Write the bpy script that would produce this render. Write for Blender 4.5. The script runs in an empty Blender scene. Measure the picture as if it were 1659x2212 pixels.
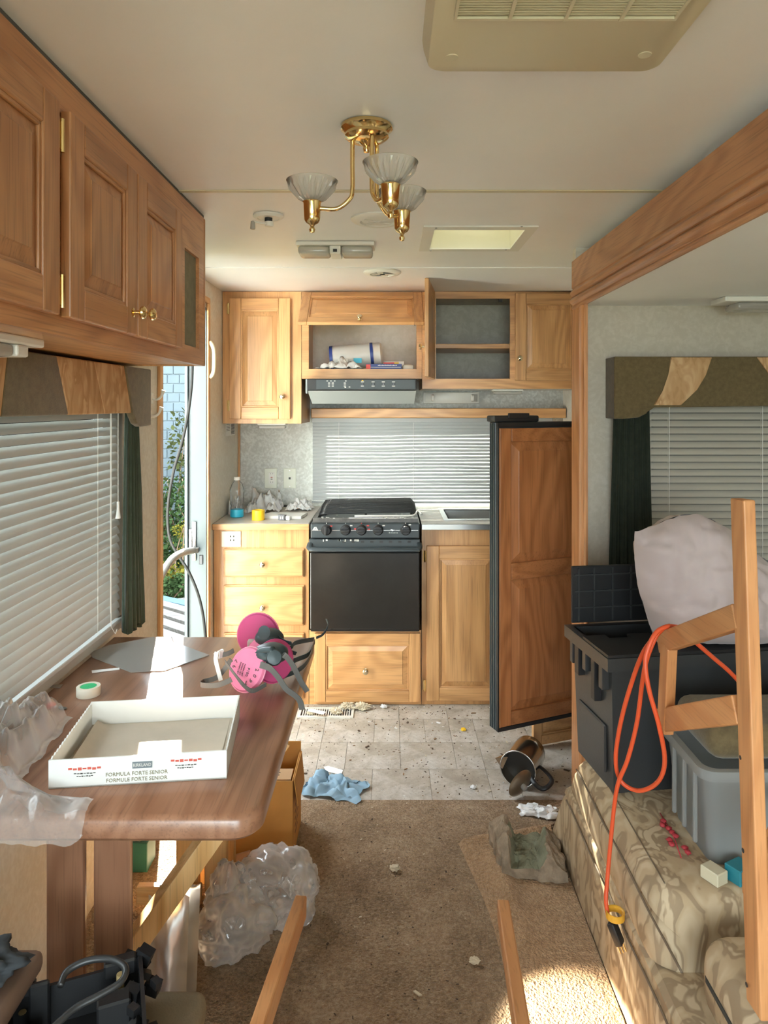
import bpy, bmesh, math, random
from mathutils import Vector, Matrix, noise
random.seed(7)
PI = math.pi
# ------------------------------------------------------------------ camera, sky, sun, exposure
F, CX, CY, CH = 1534.0, 840.0, 875.0, 1.47          # focal length in pixels, vanishing point, eye height
scene = bpy.context.scene
C = scene.collection
cam_d = bpy.data.cameras.new('camera'); cam = bpy.data.objects.new('camera', cam_d); C.objects.link(cam)
cam.location = (0, 0, CH); cam.rotation_euler = (PI / 2, 0, 0)
cam_d.sensor_fit = 'HORIZONTAL'; cam_d.sensor_width = 36; cam_d.lens = F / 1659 * 36
cam_d.shift_x = -(CX - 829.5) / 1659; cam_d.shift_y = -(1106 - CY) / 1659
cam_d.clip_start = 0.02; cam_d.clip_end = 200
scene.camera = cam
scene.view_settings.view_transform = 'Standard'; scene.view_settings.look = 'None'
scene.view_settings.gamma = 1.0; scene.view_settings.use_curve_mapping = False
scene.view_settings.exposure = 1.0
scene.cycles.max_bounces = 10; scene.cycles.diffuse_bounces = 6; scene.cycles.transparent_max_bounces = 24
scene.cycles.caustics_reflective = False; scene.cycles.caustics_refractive = False
scene.cycles.sample_clamp_indirect = 6.0

world = bpy.data.worlds.new('sky'); scene.world = world; world.use_nodes = True
bg = world.node_tree.nodes['Background']
bg.inputs[0].default_value = (0.84, 0.93, 1.0, 1); bg.inputs[1].default_value = 8.6

SUN = Vector((0.28, -1.0, -0.48)).normalized()
sun_d = bpy.data.lights.new('sun', 'SUN'); sun_d.energy = 70; sun_d.angle = 0.0093; sun_d.color = (1.0, 0.93, 0.8)
sun_o = bpy.data.objects.new('sun', sun_d); C.objects.link(sun_o)
sun_o.rotation_euler = SUN.to_track_quat('-Z', 'Y').to_euler(); sun_o.location = (-4, 12, 6)

def portal(loc, rot, sx, sy):
    d = bpy.data.lights.new('window_portal', 'AREA'); d.shape = 'RECTANGLE'; d.size = sx; d.size_y = sy
    d.cycles.is_portal = True
    o = bpy.data.objects.new('window_portal', d); C.objects.link(o); o.location = loc; o.rotation_euler = rot
# added window openings behind the camera, the doorway, the dinette window
portal((0.0, -1.78, 1.20), (PI / 2, 0, 0), 1.7, 1.6)
portal((-0.96, -0.80, 1.18), (0, -PI / 2, 0), 1.5, 1.5)
portal((-0.96, 3.02, 0.95), (0, -PI / 2, 0), 1.95, 0.68)
portal((-0.96, 1.2, 1.16), (0, -PI / 2, 0), 0.72, 1.9)

def PX(px, Y): return (px - CX) * Y / F
def PZ(py, Y): return CH - (py - CY) * Y / F
def P(px, py, Y): return Vector((PX(px, Y), Y, PZ(py, Y)))
def onz(px, py, z):                                   # pixel -> point on the horizontal plane z
    Y = (CH - z) * F / (py - CY); return Vector((PX(px, Y), Y, z))
def onx(px, py, x):                                   # pixel -> point on the vertical plane X = x
    Y = x * F / (px - CX); return Vector((x, Y, PZ(py, Y)))

# ------------------------------------------------------------------ materials
MATS = {}
def nodes_of(name):
    m = bpy.data.materials.new(name); m.use_nodes = True
    nt = m.node_tree; b = nt.nodes['Principled BSDF']
    return m, nt, b
def N(nt, t, **kw):
    n = nt.nodes.new(t)
    for k, v in kw.items():
        if k in n.bl_rna.properties: setattr(n, k, v)
        else: n.inputs[k].default_value = v
    return n
def L(nt, a, b): nt.links.new(a, b)
def ramp(nt, fac, stops):
    r = nt.nodes.new('ShaderNodeValToRGB'); L(nt, fac, r.inputs[0])
    e = r.color_ramp.elements
    while len(e) < len(stops): e.new(0.5)
    for k, (p, c) in enumerate(stops): e[k].position = p; e[k].color = (*c, 1)
    return r.outputs[0]
def bump(nt, b, h, strength, dist=0.002):
    bp = N(nt, 'ShaderNodeBump', Strength=strength, Distance=dist); L(nt, h, bp.inputs['Height']); L(nt, bp.outputs[0], b.inputs['Normal'])
def coords(nt, scale=(1, 1, 1), rnd=True):
    tc = N(nt, 'ShaderNodeTexCoord'); v = tc.outputs['Object']
    if rnd:
        oi = N(nt, 'ShaderNodeObjectInfo'); mu = N(nt, 'ShaderNodeMath', operation='MULTIPLY'); mu.inputs[1].default_value = 53.7
        L(nt, oi.outputs['Random'], mu.inputs[0])
        ad = N(nt, 'ShaderNodeVectorMath', operation='ADD'); L(nt, v, ad.inputs[0]); L(nt, mu.outputs[0], ad.inputs[1]); v = ad.outputs[0]
    mp = N(nt, 'ShaderNodeMapping'); mp.inputs['Scale'].default_value = scale; L(nt, v, mp.inputs[0])
    return mp.outputs[0]
def plain(name, col, rough=0.5, metal=0.0, var=0.0, vscale=8, bmp=0.0, bscale=60, spec=0.5, col2=None, coat=0.0, rnd=False, sheen=0.0, bd=0.002):
    if name in MATS: return MATS[name]
    m, nt, b = nodes_of(name)
    b.inputs['Roughness'].default_value = rough; b.inputs['Metallic'].default_value = metal
    b.inputs['Specular IOR Level'].default_value = spec; b.inputs['Coat Weight'].default_value = coat
    b.inputs['Sheen Weight'].default_value = sheen
    b.inputs['Base Color'].default_value = (*col, 1)
    if var or col2:
        n = N(nt, 'ShaderNodeTexNoise', Scale=vscale, Detail=5.0, Roughness=0.6); L(nt, coords(nt, rnd=rnd), n.inputs['Vector'])
        c2 = col2 or tuple(c * (1 - var) for c in col)
        L(nt, ramp(nt, n.outputs[0], [(0.35, c2), (0.65, col)]), b.inputs['Base Color'])
    if bmp:
        n = N(nt, 'ShaderNodeTexNoise', Scale=bscale, Detail=3.0); L(nt, coords(nt, rnd=rnd), n.inputs['Vector'])
        bump(nt, b, n.outputs[0], bmp, bd)
    MATS[name] = m; return m
def wood(kind, axis):
    key = kind + '_' + axis
    if key in MATS: return MATS[key]
    light, dark, pore, rough, coat = {
        'oak': ((0.60, 0.325, 0.135), (0.45, 0.225, 0.085), 0.24, 0.36, 0.15),
        'oakred': ((0.52, 0.245, 0.105), (0.39, 0.165, 0.064), 0.28, 0.36, 0.15),
        'cherry': ((0.44, 0.175, 0.062), (0.31, 0.112, 0.036), 0.26, 0.36, 0.15),
        'walnut': ((0.30, 0.145, 0.082), (0.22, 0.098, 0.052), 0.22, 0.28, 0.35),
        'fir': ((0.55, 0.25, 0.095), (0.45, 0.18, 0.06), 0.18, 0.5, 0.0),
        'pine': ((0.70, 0.45, 0.20), (0.55, 0.30, 0.10), 0.2, 0.5, 0.0),
        'grey': ((0.10, 0.095, 0.09), (0.06, 0.055, 0.05), 0.4, 0.9, 0.0)}[kind]
    m, nt, b = nodes_of('wood_' + key)
    def sc(al, ac): return tuple(al if a == axis else ac for a in 'XYZ')
    n1 = N(nt, 'ShaderNodeTexNoise', Scale=1.0, Detail=5.0, Roughness=0.6); L(nt, coords(nt, sc(1.6, 26)), n1.inputs['Vector'])
    n2 = N(nt, 'ShaderNodeTexNoise', Scale=1.0, Detail=1.0); L(nt, coords(nt, sc(1.1, 6)), n2.inputs['Vector'])
    mu = N(nt, 'ShaderNodeMath', operation='MULTIPLY'); mu.inputs[1].default_value = 60; L(nt, n2.outputs[0], mu.inputs[0])
    sn = N(nt, 'ShaderNodeMath', operation='SINE'); L(nt, mu.outputs[0], sn.inputs[0])
    rg = N(nt, 'ShaderNodeMapRange'); rg.inputs[1].default_value = -1; rg.inputs[2].default_value = 1; L(nt, sn.outputs[0], rg.inputs[0])
    mx = N(nt, 'ShaderNodeMix'); mx.inputs[0].default_value = 0.32; L(nt, n1.outputs[0], mx.inputs[2]); L(nt, rg.outputs[0], mx.inputs[3])
    c = ramp(nt, mx.outputs[0], [(0.25, dark), (0.62, light)])
    n3 = N(nt, 'ShaderNodeTexNoise', Scale=1.0, Detail=2.0); L(nt, coords(nt, sc(6, 240)), n3.inputs['Vector'])
    r3 = N(nt, 'ShaderNodeMapRange'); r3.inputs[1].default_value = 0.30; r3.inputs[2].default_value = 0.48; r3.inputs[3].default_value = 1 - pore; r3.inputs[4].default_value = 1.0
    L(nt, n3.outputs[0], r3.inputs[0])
    oi = N(nt, 'ShaderNodeObjectInfo'); r4 = N(nt, 'ShaderNodeMapRange'); r4.inputs[3].default_value = 0.88; r4.inputs[4].default_value = 1.1; L(nt, oi.outputs['Random'], r4.inputs[0])
    m2 = N(nt, 'ShaderNodeMath', operation='MULTIPLY'); L(nt, r3.outputs[0], m2.inputs[0]); L(nt, r4.outputs[0], m2.inputs[1])
    vm = N(nt, 'ShaderNodeVectorMath', operation='SCALE'); L(nt, c, vm.inputs[0]); L(nt, m2.outputs[0], vm.inputs['Scale'])
    L(nt, vm.outputs[0], b.inputs['Base Color'])
    b.inputs['Roughness'].default_value = rough; b.inputs['Coat Weight'].default_value = coat; b.inputs['Coat Roughness'].default_value = 0.25
    bump(nt, b, n3.outputs[0], 0.08, 0.001)
    MATS[key] = m; return m
def see_through(name, tint, gloss=0.12, rough=0.08, milky=0.0, milk=(0.9, 0.9, 0.9), ior=1.22, edge=0.0, tmix=0.55):
    if name in MATS: return MATS[name]
    m, nt, b = nodes_of(name); nt.nodes.remove(b); out = nt.nodes['Material Output']
    tr = N(nt, 'ShaderNodeBsdfTransparent'); tr.inputs[0].default_value = (*tint, 1)
    df = N(nt, 'ShaderNodeBsdfDiffuse'); df.inputs[0].default_value = (*milk, 1)
    tl = N(nt, 'ShaderNodeBsdfTranslucent'); tl.inputs[0].default_value = (*milk, 1)
    mt = N(nt, 'ShaderNodeMixShader'); mt.inputs[0].default_value = tmix; L(nt, df.outputs[0], mt.inputs[1]); L(nt, tl.outputs[0], mt.inputs[2])
    m0 = N(nt, 'ShaderNodeMixShader'); m0.inputs[0].default_value = milky
    if edge:
        lw = N(nt, 'ShaderNodeLayerWeight', Blend=0.5); pw = N(nt, 'ShaderNodeMath', operation='POWER'); pw.inputs[1].default_value = 1.6; L(nt, lw.outputs['Facing'], pw.inputs[0])
        me_ = N(nt, 'ShaderNodeMapRange'); me_.inputs[3].default_value = milky; me_.inputs[4].default_value = min(1.0, milky + edge); L(nt, pw.outputs[0], me_.inputs[0]); L(nt, me_.outputs[0], m0.inputs[0])
    L(nt, tr.outputs[0], m0.inputs[1]); L(nt, mt.outputs[0], m0.inputs[2])
    gl = N(nt, 'ShaderNodeBsdfGlossy', Roughness=rough)
    fr = N(nt, 'ShaderNodeFresnel', IOR=ior)
    mr = N(nt, 'ShaderNodeMapRange'); mr.inputs[3].default_value = gloss; mr.inputs[4].default_value = 1.0; L(nt, fr.outputs[0], mr.inputs[0])
    m1 = N(nt, 'ShaderNodeMixShader'); L(nt, mr.outputs[0], m1.inputs[0]); L(nt, m0.outputs[0], m1.inputs[1]); L(nt, gl.outputs[0], m1.inputs[2])
    L(nt, m1.outputs[0], out.inputs[0]); MATS[name] = m; return m

def wallpaper(name, base, fleck, amount=0.5, scale=60):
    m, nt, b = nodes_of(name)
    n = N(nt, 'ShaderNodeTexNoise', Scale=scale, Detail=4.0, Roughness=0.65, Distortion=1.5); L(nt, coords(nt, rnd=False), n.inputs['Vector'])
    n2 = N(nt, 'ShaderNodeTexNoise', Scale=scale * 3, Detail=3.0); L(nt, coords(nt, rnd=False), n2.inputs['Vector'])
    mx = N(nt, 'ShaderNodeMix'); mx.inputs[0].default_value = 0.4; L(nt, n.outputs[0], mx.inputs[2]); L(nt, n2.outputs[0], mx.inputs[3])
    L(nt, ramp(nt, mx.outputs[0], [(0.44, base), (0.44 + 0.2 * amount + 0.05, fleck)]), b.inputs['Base Color'])
    b.inputs['Roughness'].default_value = 0.6; MATS[name] = m; return m
def ceiling_mat():
    m, nt, b = nodes_of('ceiling_vinyl')
    n = N(nt, 'ShaderNodeTexNoise', Scale=2.5, Detail=4.0); L(nt, coords(nt, rnd=False), n.inputs['Vector'])
    L(nt, ramp(nt, n.outputs[0], [(0.3, (0.82, 0.82, 0.83)), (0.7, (0.88, 0.88, 0.885))]), b.inputs['Base Color'])
    n2 = N(nt, 'ShaderNodeTexNoise', Scale=160, Detail=2.0); L(nt, coords(nt, rnd=False), n2.inputs['Vector'])
    bump(nt, b, n2.outputs[0], 0.06); b.inputs['Roughness'].default_value = 0.38
    return m
def vinyl_mat():
    m, nt, b = nodes_of('floor_vinyl')
    n = N(nt, 'ShaderNodeTexNoise', Scale=9, Detail=8.0, Roughness=0.7); L(nt, coords(nt, rnd=True), n.inputs['Vector'])
    c1 = ramp(nt, n.outputs[0], [(0.3, (0.27, 0.235, 0.19)), (0.5, (0.38, 0.34, 0.285)), (0.72, (0.50, 0.46, 0.40))])
    n2 = N(nt, 'ShaderNodeTexNoise', Scale=5, Detail=9.0, Roughness=0.75); L(nt, coords(nt, rnd=False), n2.inputs['Vector'])
    mx = N(nt, 'ShaderNodeMix', data_type='RGBA'); mr = N(nt, 'ShaderNodeMapRange'); mr.inputs[1].default_value = 0.47; mr.inputs[2].default_value = 0.66; mr.inputs[4].default_value = 0.6
    L(nt, n2.outputs[0], mr.inputs[0]); L(nt, mr.outputs[0], mx.inputs[0]); L(nt, c1, mx.inputs[6]); mx.inputs[7].default_value = (0.74, 0.73, 0.70, 1)
    n3 = N(nt, 'ShaderNodeTexNoise', Scale=70, Detail=4.0, Roughness=0.8); L(nt, coords(nt, rnd=False), n3.inputs['Vector'])
    mr3 = N(nt, 'ShaderNodeMapRange'); mr3.inputs[1].default_value = 0.32; mr3.inputs[2].default_value = 0.44; mr3.inputs[3].default_value = 0.55; mr3.inputs[4].default_value = 1
    L(nt, n3.outputs[0], mr3.inputs[0])
    vm = N(nt, 'ShaderNodeVectorMath', operation='SCALE'); L(nt, mx.outputs[2], vm.inputs[0]); L(nt, mr3.outputs[0], vm.inputs['Scale'])
    L(nt, vm.outputs[0], b.inputs['Base Color']); b.inputs['Roughness'].default_value = 0.5
    bump(nt, b, n3.outputs[0], 0.15, 0.001)
    return m
def carpet_mat(name, a, bcol, c, bs=1.0):
    m, nt, b = nodes_of(name)
    n = N(nt, 'ShaderNodeTexNoise', Scale=105, Detail=4.0, Roughness=0.75); L(nt, coords(nt, rnd=False), n.inputs['Vector'])
    n2 = N(nt, 'ShaderNodeTexNoise', Scale=4, Detail=6.0, Roughness=0.7); L(nt, coords(nt, rnd=False), n2.inputs['Vector'])
    mx = N(nt, 'ShaderNodeMix'); mx.inputs[0].default_value = 0.45; L(nt, n.outputs[0], mx.inputs[2]); L(nt, n2.outputs[0], mx.inputs[3])
    L(nt, ramp(nt, mx.outputs[0], [(0.37, a), (0.5, bcol), (0.62, c)]), b.inputs['Base Color'])
    b.inputs['Roughness'].default_value = 1.0; b.inputs['Specular IOR Level'].default_value = 0.05; b.inputs['Sheen Weight'].default_value = 0.15
    n3 = N(nt, 'ShaderNodeTexNoise', Scale=150, Detail=3.0); L(nt, coords(nt, rnd=False), n3.inputs['Vector'])
    bump(nt, b, n3.outputs[0], 1.0 * bs, 0.012)
    return m
def leaf_print(name, cols, scale=7, stretch=(1, 1, 0.5), rough=0.85):
    m, nt, b = nodes_of(name)
    n = N(nt, 'ShaderNodeTexNoise', Scale=scale, Detail=2.0, Distortion=1.3); L(nt, coords(nt, stretch, rnd=False), n.inputs['Vector'])
    L(nt, ramp(nt, n.outputs[0], [(0.36, cols[1]), (0.46, cols[0]), (0.50, cols[0]), (0.535, cols[2]), (0.60, cols[2]), (0.64, cols[1])]), b.inputs['Base Color'])
    b.inputs['Roughness'].default_value = rough; b.inputs['Specular IOR Level'].default_value = 0.05
    n3 = N(nt, 'ShaderNodeTexNoise', Scale=14, Detail=2.0); L(nt, coords(nt, rnd=False), n3.inputs['Vector'])
    bump(nt, b, n3.outputs[0], 0.25, 0.006)
    return m

M_CEIL = ceiling_mat(); M_VINYL = vinyl_mat()
M_CARPET = carpet_mat('carpet_tan', (0.17, 0.11, 0.06), (0.32, 0.22, 0.135), (0.46, 0.345, 0.23))
M_OFFCUT = carpet_mat('carpet_brown', (0.28, 0.165, 0.085), (0.44, 0.285, 0.165), (0.56, 0.39, 0.24))
M_WALL = wallpaper('wallpaper_cream', (0.60, 0.56, 0.48), (0.66, 0.63, 0.555), 0.5, 25)
M_SPECK = wallpaper('wallpaper_speckled', (0.50, 0.51, 0.48), (0.66, 0.68, 0.65), 0.5, 26)
M_GREYW = wallpaper('wallpaper_grey', (0.50, 0.45, 0.37), (0.56, 0.51, 0.43), 0.5, 20)
M_LEAFP = leaf_print('leaf_print', [(0.50, 0.31, 0.16), (0.60, 0.40, 0.225), (0.44, 0.265, 0.13)], 16, (1, 1, 0.45))
M_SOFA = leaf_print('sofa_leaf_print', [(0.45, 0.34, 0.215), (0.52, 0.41, 0.275), (0.32, 0.235, 0.15)], 15, (1, 0.8, 0.45))
M_OLIVE = plain('olive_chenille', (0.155, 0.115, 0.058), 0.95, var=0.25, vscale=60, bmp=0.4, bscale=300, spec=0.1, sheen=0.25)
M_BLACK = plain('black_enamel', (0.018, 0.019, 0.02), 0.28, var=0.2, vscale=12)
M_BLACKP = plain('black_plastic', (0.012, 0.012, 0.013), 0.45, bmp=0.1, bscale=250)
M_BLACKF = plain('black_frame', (0.035, 0.045, 0.05), 0.4)
M_WHITEP = plain('white_plastic', (0.75, 0.74, 0.69), 0.35)
M_CREAMP = plain('cream_plastic', (0.62, 0.56, 0.40), 0.4)
M_IVORY = plain('ivory_plate', (0.70, 0.72, 0.62), 0.35)
M_BRASS = plain('polished_brass', (0.82, 0.60, 0.28), 0.12, 1.0)
M_NICKEL = plain('satin_brass', (0.72, 0.60, 0.40), 0.22, 1.0)
M_STEEL = plain('steel', (0.55, 0.55, 0.54), 0.25, 1.0)
M_ALU = plain('white_aluminium', (0.50, 0.55, 0.57), 0.45)
M_JAMB = plain('jamb_metal', (0.07, 0.09, 0.098), 0.5)
M_BLINDK = plain('kitchen_slat', (0.36, 0.375, 0.375), 0.42, spec=0.3)
M_BLINDS = plain('slide_slat', (0.42, 0.39, 0.33), 0.45, spec=0.3)
M_BLIND = plain('blind_slat', (0.50, 0.505, 0.49), 0.38, spec=0.4)
M_GREEN = plain('green_curtain', (0.05, 0.066, 0.042), 0.9, var=0.2, vscale=30, bmp=0.2, bscale=300, spec=0.1, sheen=0.2)
M_DKCURT = plain('dark_curtain', (0.030, 0.036, 0.026), 0.95, var=0.2, vscale=30, spec=0.1)
M_GLASS = see_through('pane_glass', (0.96, 0.98, 0.97), 0.02, 0.0)
M_CRYSTAL = see_through('pressed_glass', (0.97, 0.97, 0.96), 0.05, 0.05, 0.30, (0.95, 0.94, 0.92))
M_BAG = see_through('clear_bag', (0.97, 0.96, 0.95), 0.03, 0.08, 0.20, (0.97, 0.95, 0.92), 1.25, 0.6, 0.35)
M_BAG2 = see_through('milky_bag', (0.97, 0.96, 0.95), 0.04, 0.07, 0.24, (0.99, 0.98, 0.97), 1.18, 0.7, 0.4)
M_FILM = see_through('counter_film', (0.98, 0.98, 0.98), 0.04, 0.08, 0.45, (0.99, 0.99, 0.98), 1.15, 0.4, 0.2)
M_BOTTLE = see_through('bottle_plastic', (0.985, 0.99, 0.99), 0.03, 0.05, 0.08, (0.95, 0.97, 0.98), 1.12, 0.4)
M_TUB = see_through('tub_plastic', (0.90, 0.92, 0.92), 0.03, 0.3, 0.55, (0.66, 0.67, 0.65))
M_LENS = see_through('frosted_lens', (0.95, 0.95, 0.93), 0.05, 0.1, 0.75, (0.88, 0.87, 0.82))
M_SHEET = see_through('clear_sheet', (0.95, 0.96, 0.95), 0.03, 0.12, 0.6, (0.93, 0.91, 0.87))
M_PAPER = plain('white_paper', (0.80, 0.80, 0.80), 0.8, bmp=0.15, bscale=20)
M_CARD = plain('cardboard', (0.62, 0.30, 0.075), 0.85, var=0.12, vscale=6)
M_CARDG = plain('grey_board', (0.48, 0.42, 0.34), 0.85, var=0.1, vscale=12)
M_TRAYW = plain('white_board', (0.74, 0.74, 0.71), 0.6)
M_INK = plain('black_ink', (0.05, 0.05, 0.045), 0.7)
M_REDINK = plain('red_ink', (0.60, 0.10, 0.07), 0.6)
M_RED = plain('red_plastic', (0.70, 0.06, 0.04), 0.4)
M_ORANGE = plain('orange_cord', (0.66, 0.085, 0.025), 0.45)
M_YELLOW = plain('yellow_tape', (0.90, 0.55, 0.02), 0.4)
M_PINK = plain('pink_filter', (0.80, 0.22, 0.36), 0.8, var=0.08, vscale=20)
M_MAG = plain('magenta_rim', (0.55, 0.06, 0.20), 0.55)
M_TEAL = plain('mask_rubber', (0.03, 0.05, 0.055), 0.4)
M_STRAP = plain('grey_strap', (0.115, 0.11, 0.10), 0.8)
M_SACK = plain('lilac_cotton', (0.50, 0.415, 0.41), 0.85, var=0.05, vscale=8, bmp=0.3, bscale=12, sheen=0.2)
M_TOTEG = plain('charcoal_tote', (0.035, 0.036, 0.037), 0.38, bmp=0.12, bscale=200)
M_SILVER = plain('silver_mylar', (0.72, 0.70, 0.66), 0.36, 1.0, bmp=0.3, bscale=12)
M_BLUE = plain('blue_cloth', (0.27, 0.41, 0.52), 0.75, var=0.15, vscale=10, spec=0.3)
M_CONC = plain('rough_concrete', (0.36, 0.28, 0.20), 0.95, bmp=0.9, bscale=60, col2=(0.23, 0.175, 0.12), vscale=25, bd=0.008)
M_MOSS = plain('green_mortar', (0.225, 0.23, 0.155), 0.95, bmp=0.6, bscale=70, col2=(0.15, 0.15, 0.095), vscale=18, bd=0.008)
M_KHAKI = plain('khaki_seat', (0.28, 0.235, 0.165), 0.9, bmp=0.3, bscale=300, spec=0.1, var=0.1)
M_CHROME = plain('stainless', (0.62, 0.58, 0.53), 0.16, 1.0)
M_COUNTER = plain('counter_laminate', (0.46, 0.42, 0.37), 0.35, var=0.12, vscale=40)
M_DARKIN = plain('dark_interior', (0.02, 0.02, 0.02), 0.6)
M_NAVY = plain('navy_print', (0.025, 0.05, 0.22), 0.4)
M_CYAN = plain('cyan_label', (0.03, 0.42, 0.62), 0.4)
M_GREENC = plain('green_core', (0.02, 0.46, 0.17), 0.5)
M_SIDING = plain('painted_block', (0.07, 0.095, 0.114), 0.8, var=0.12, vscale=5, rnd=True, bmp=0.3, bscale=40)
M_GROUND = plain('garden_soil', (0.20, 0.19, 0.13), 0.95, col2=(0.10, 0.13, 0.05), vscale=3, bmp=0.6, bscale=15)
def leaf_mat(name, col):
    m, nt, b = nodes_of(name); nt.nodes.remove(b); out = nt.nodes['Material Output']
    df = N(nt, 'ShaderNodeBsdfDiffuse'); tl = N(nt, 'ShaderNodeBsdfTranslucent')
    oi = N(nt, 'ShaderNodeTexNoise', Scale=6.0); L(nt, coords(nt, rnd=False), oi.inputs['Vector'])
    c = ramp(nt, oi.outputs[0], [(0.3, tuple(x * 0.6 for x in col)), (0.7, col)])
    L(nt, c, df.inputs[0]); L(nt, c, tl.inputs[0])
    mx = N(nt, 'ShaderNodeMixShader'); mx.inputs[0].default_value = 0.22; L(nt, df.outputs[0], mx.inputs[1]); L(nt, tl.outputs[0], mx.inputs[2]); L(nt, mx.outputs[0], out.inputs[0])
    return m
M_LEAF = leaf_mat('leaf_green', (0.035, 0.062, 0.024)); M_LEAFY = leaf_mat('leaf_yellow', (0.11, 0.10, 0.018)); M_LEAFD = leaf_mat('leaf_olive', (0.048, 0.056, 0.022))
M_STEM = plain('brown_stem', (0.12, 0.08, 0.05), 0.9)

# ------------------------------------------------------------------ mesh helpers
W = {}
def reg(o, local=Matrix()):
    W[o] = (W[o.parent] if o.parent else Matrix()) @ local
def T(name, label, cat, loc=(0, 0, 0), rot=(0, 0, 0), group=None):
    o = bpy.data.objects.new(name, None); C.objects.link(o); o.empty_display_size = 0.05
    o.location = loc; o.rotation_euler = rot
    tag(o, label, cat, group)
    from mathutils import Euler
    reg(o, Matrix.Translation(Vector(loc)) @ Euler(rot).to_matrix().to_4x4())
    return o
def tag(o, label=None, cat=None, group=None, kind=None):
    if label: o['label'] = label
    if cat: o['category'] = cat
    if group: o['group'] = group
    if kind: o['kind'] = kind
    return o
def S(name, parent=None, loc=(0, 0, 0)):                      # a piece of the setting that parents others
    o = bpy.data.objects.new(name, None); C.objects.link(o); o.location = loc; o.empty_display_size = 0.05
    o['kind'] = 'structure'; reg(o, Matrix.Translation(Vector(loc))); return o
class B:
    def __init__(self, M=None):
        self.bm = bmesh.new(); self.M = M or Matrix(); self.slots = []
    def v(self, p): return self.bm.verts.new(self.M @ Vector(p))
    def f(self, vs, mi=0):
        try: fa = self.bm.faces.new(vs)
        except ValueError: return None
        fa.material_index = mi; return fa
    def box(self, x0, x1, y0, y1, z0, z1, bev=0.0, seg=1, mi=0, R=None):
        t = bmesh.new()
        bmesh.ops.create_cube(t, size=1.0)
        cx, cy, cz = (x0 + x1) / 2, (y0 + y1) / 2, (z0 + z1) / 2
        for q in t.verts: q.co = Vector((q.co.x * (x1 - x0), q.co.y * (y1 - y0), q.co.z * (z1 - z0)))
        if bev > 0: bmesh.ops.bevel(t, geom=list(t.edges), offset=bev, segments=seg, affect='EDGES', profile=0.5)
        for q in t.verts: q.co = (R @ q.co if R else q.co) + Vector((cx, cy, cz))
        self.merge(t, mi); return self
    def beam(self, a, b, w, h, up=(0, 0, 1), bev=0.002, mi=0):      # a bar from a to b, w across, h along up
        a, b = Vector(a), Vector(b); d = (b - a); ln = d.length; d.normalize()
        s = d.cross(Vector(up)).normalized(); u = s.cross(d)
        R = Matrix((s, d, u)).transposed(); c = (a + b) / 2
        t = bmesh.new(); bmesh.ops.create_cube(t, size=1.0)
        for q in t.verts: q.co = Vector((q.co.x * w, q.co.y * ln, q.co.z * h))
        if bev: bmesh.ops.bevel(t, geom=list(t.edges), offset=bev, segments=2, affect='EDGES', profile=0.5)
        for q in t.verts: q.co = R @ q.co + c
        self.merge(t, mi); return self
    def merge(self, t, mi=0):
        mp = {}
        for q in t.verts: mp[q] = self.v(q.co)
        for fa in t.faces: self.f([mp[q] for q in fa.verts], mi)
        t.free()
    def tube(self, pts, r, seg=8, closed=False, cap=True, mi=0, flat=None):
        pts = [Vector(p) for p in pts]; n = len(pts); rings = []
        up = Vector((0, 0, 1)); prev = None
        for i, p in enumerate(pts):
            a = pts[(i - 1) % n] if closed or i else pts[0]; b = pts[(i + 1) % n] if closed or i < n - 1 else pts[-1]
            d = (b - a).normalized()
            if prev is None:
                s = d.cross(up); s = s.normalized() if s.length > 1e-4 else Vector((1, 0, 0))
            else:
                s = prev - d * prev.dot(d); s.normalize()
            prev = s; u = d.cross(s); rr = r[i] if isinstance(r, (list, tuple)) else r
            k2 = flat or 1.0
            rings.append([self.v(p + s * (math.cos(2 * PI * k / seg) * rr) + u * (math.sin(2 * PI * k / seg) * rr * k2)) for k in range(seg)])
        m = n if closed else n - 1
        for i in range(m):
            A, Bq = rings[i], rings[(i + 1) % n]
            for k in range(seg): self.f([A[k], A[(k + 1) % seg], Bq[(k + 1) % seg], Bq[k]], mi)
        if cap and not closed: self.f(rings[0][::-1], mi); self.f(rings[-1], mi)
        return self
    def lathe(self, prof, seg=24, c=(0, 0, 0), R=None, mi=0, wob=None, cap=True):
        c = Vector(c); rings = []
        for j, (r, z) in enumerate(prof):
            ring = []
            for k in range(seg):
                a = 2 * PI * k / seg; rr = r * (wob(j, k) if wob else 1)
                q = Vector((rr * math.cos(a), rr * math.sin(a), z)); ring.append(self.v(c + (R @ q if R else q)))
            rings.append(ring)
        for j in range(len(prof) - 1):
            for k in range(seg): self.f([rings[j][k], rings[j][(k + 1) % seg], rings[j + 1][(k + 1) % seg], rings[j + 1][k]], mi)
        if cap and prof[0][0] > 1e-6: self.f(rings[0][::-1], mi)
        if cap and prof[-1][0] > 1e-6: self.f(rings[-1], mi)
        return self
    def prism(self, poly, h, mi=0, d=None):                     # polygon of 3d points pushed along h
        h = Vector(h); a = [self.v(Vector(p)) for p in poly]; b = [self.v(Vector(p) + h) for p in poly]
        self.f(a[::-1], mi); self.f(b, mi)
        for k in range(len(poly)): self.f([a[k], a[(k + 1) % len(a)], b[(k + 1) % len(a)], b[k]], mi)
        return self
    def grid(self, fn, nu, nv, mi=0, wrap=False):
        g = [[self.v(fn(i / nu, j / nv)) for j in range(nv + 1)] for i in range(nu if wrap else nu + 1)]
        for i in range(nu):
            A, Bq = g[i], g[(i + 1) % len(g)]
            for j in range(nv): self.f([A[j], Bq[j], Bq[j + 1], A[j + 1]], mi)
        return self
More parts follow.
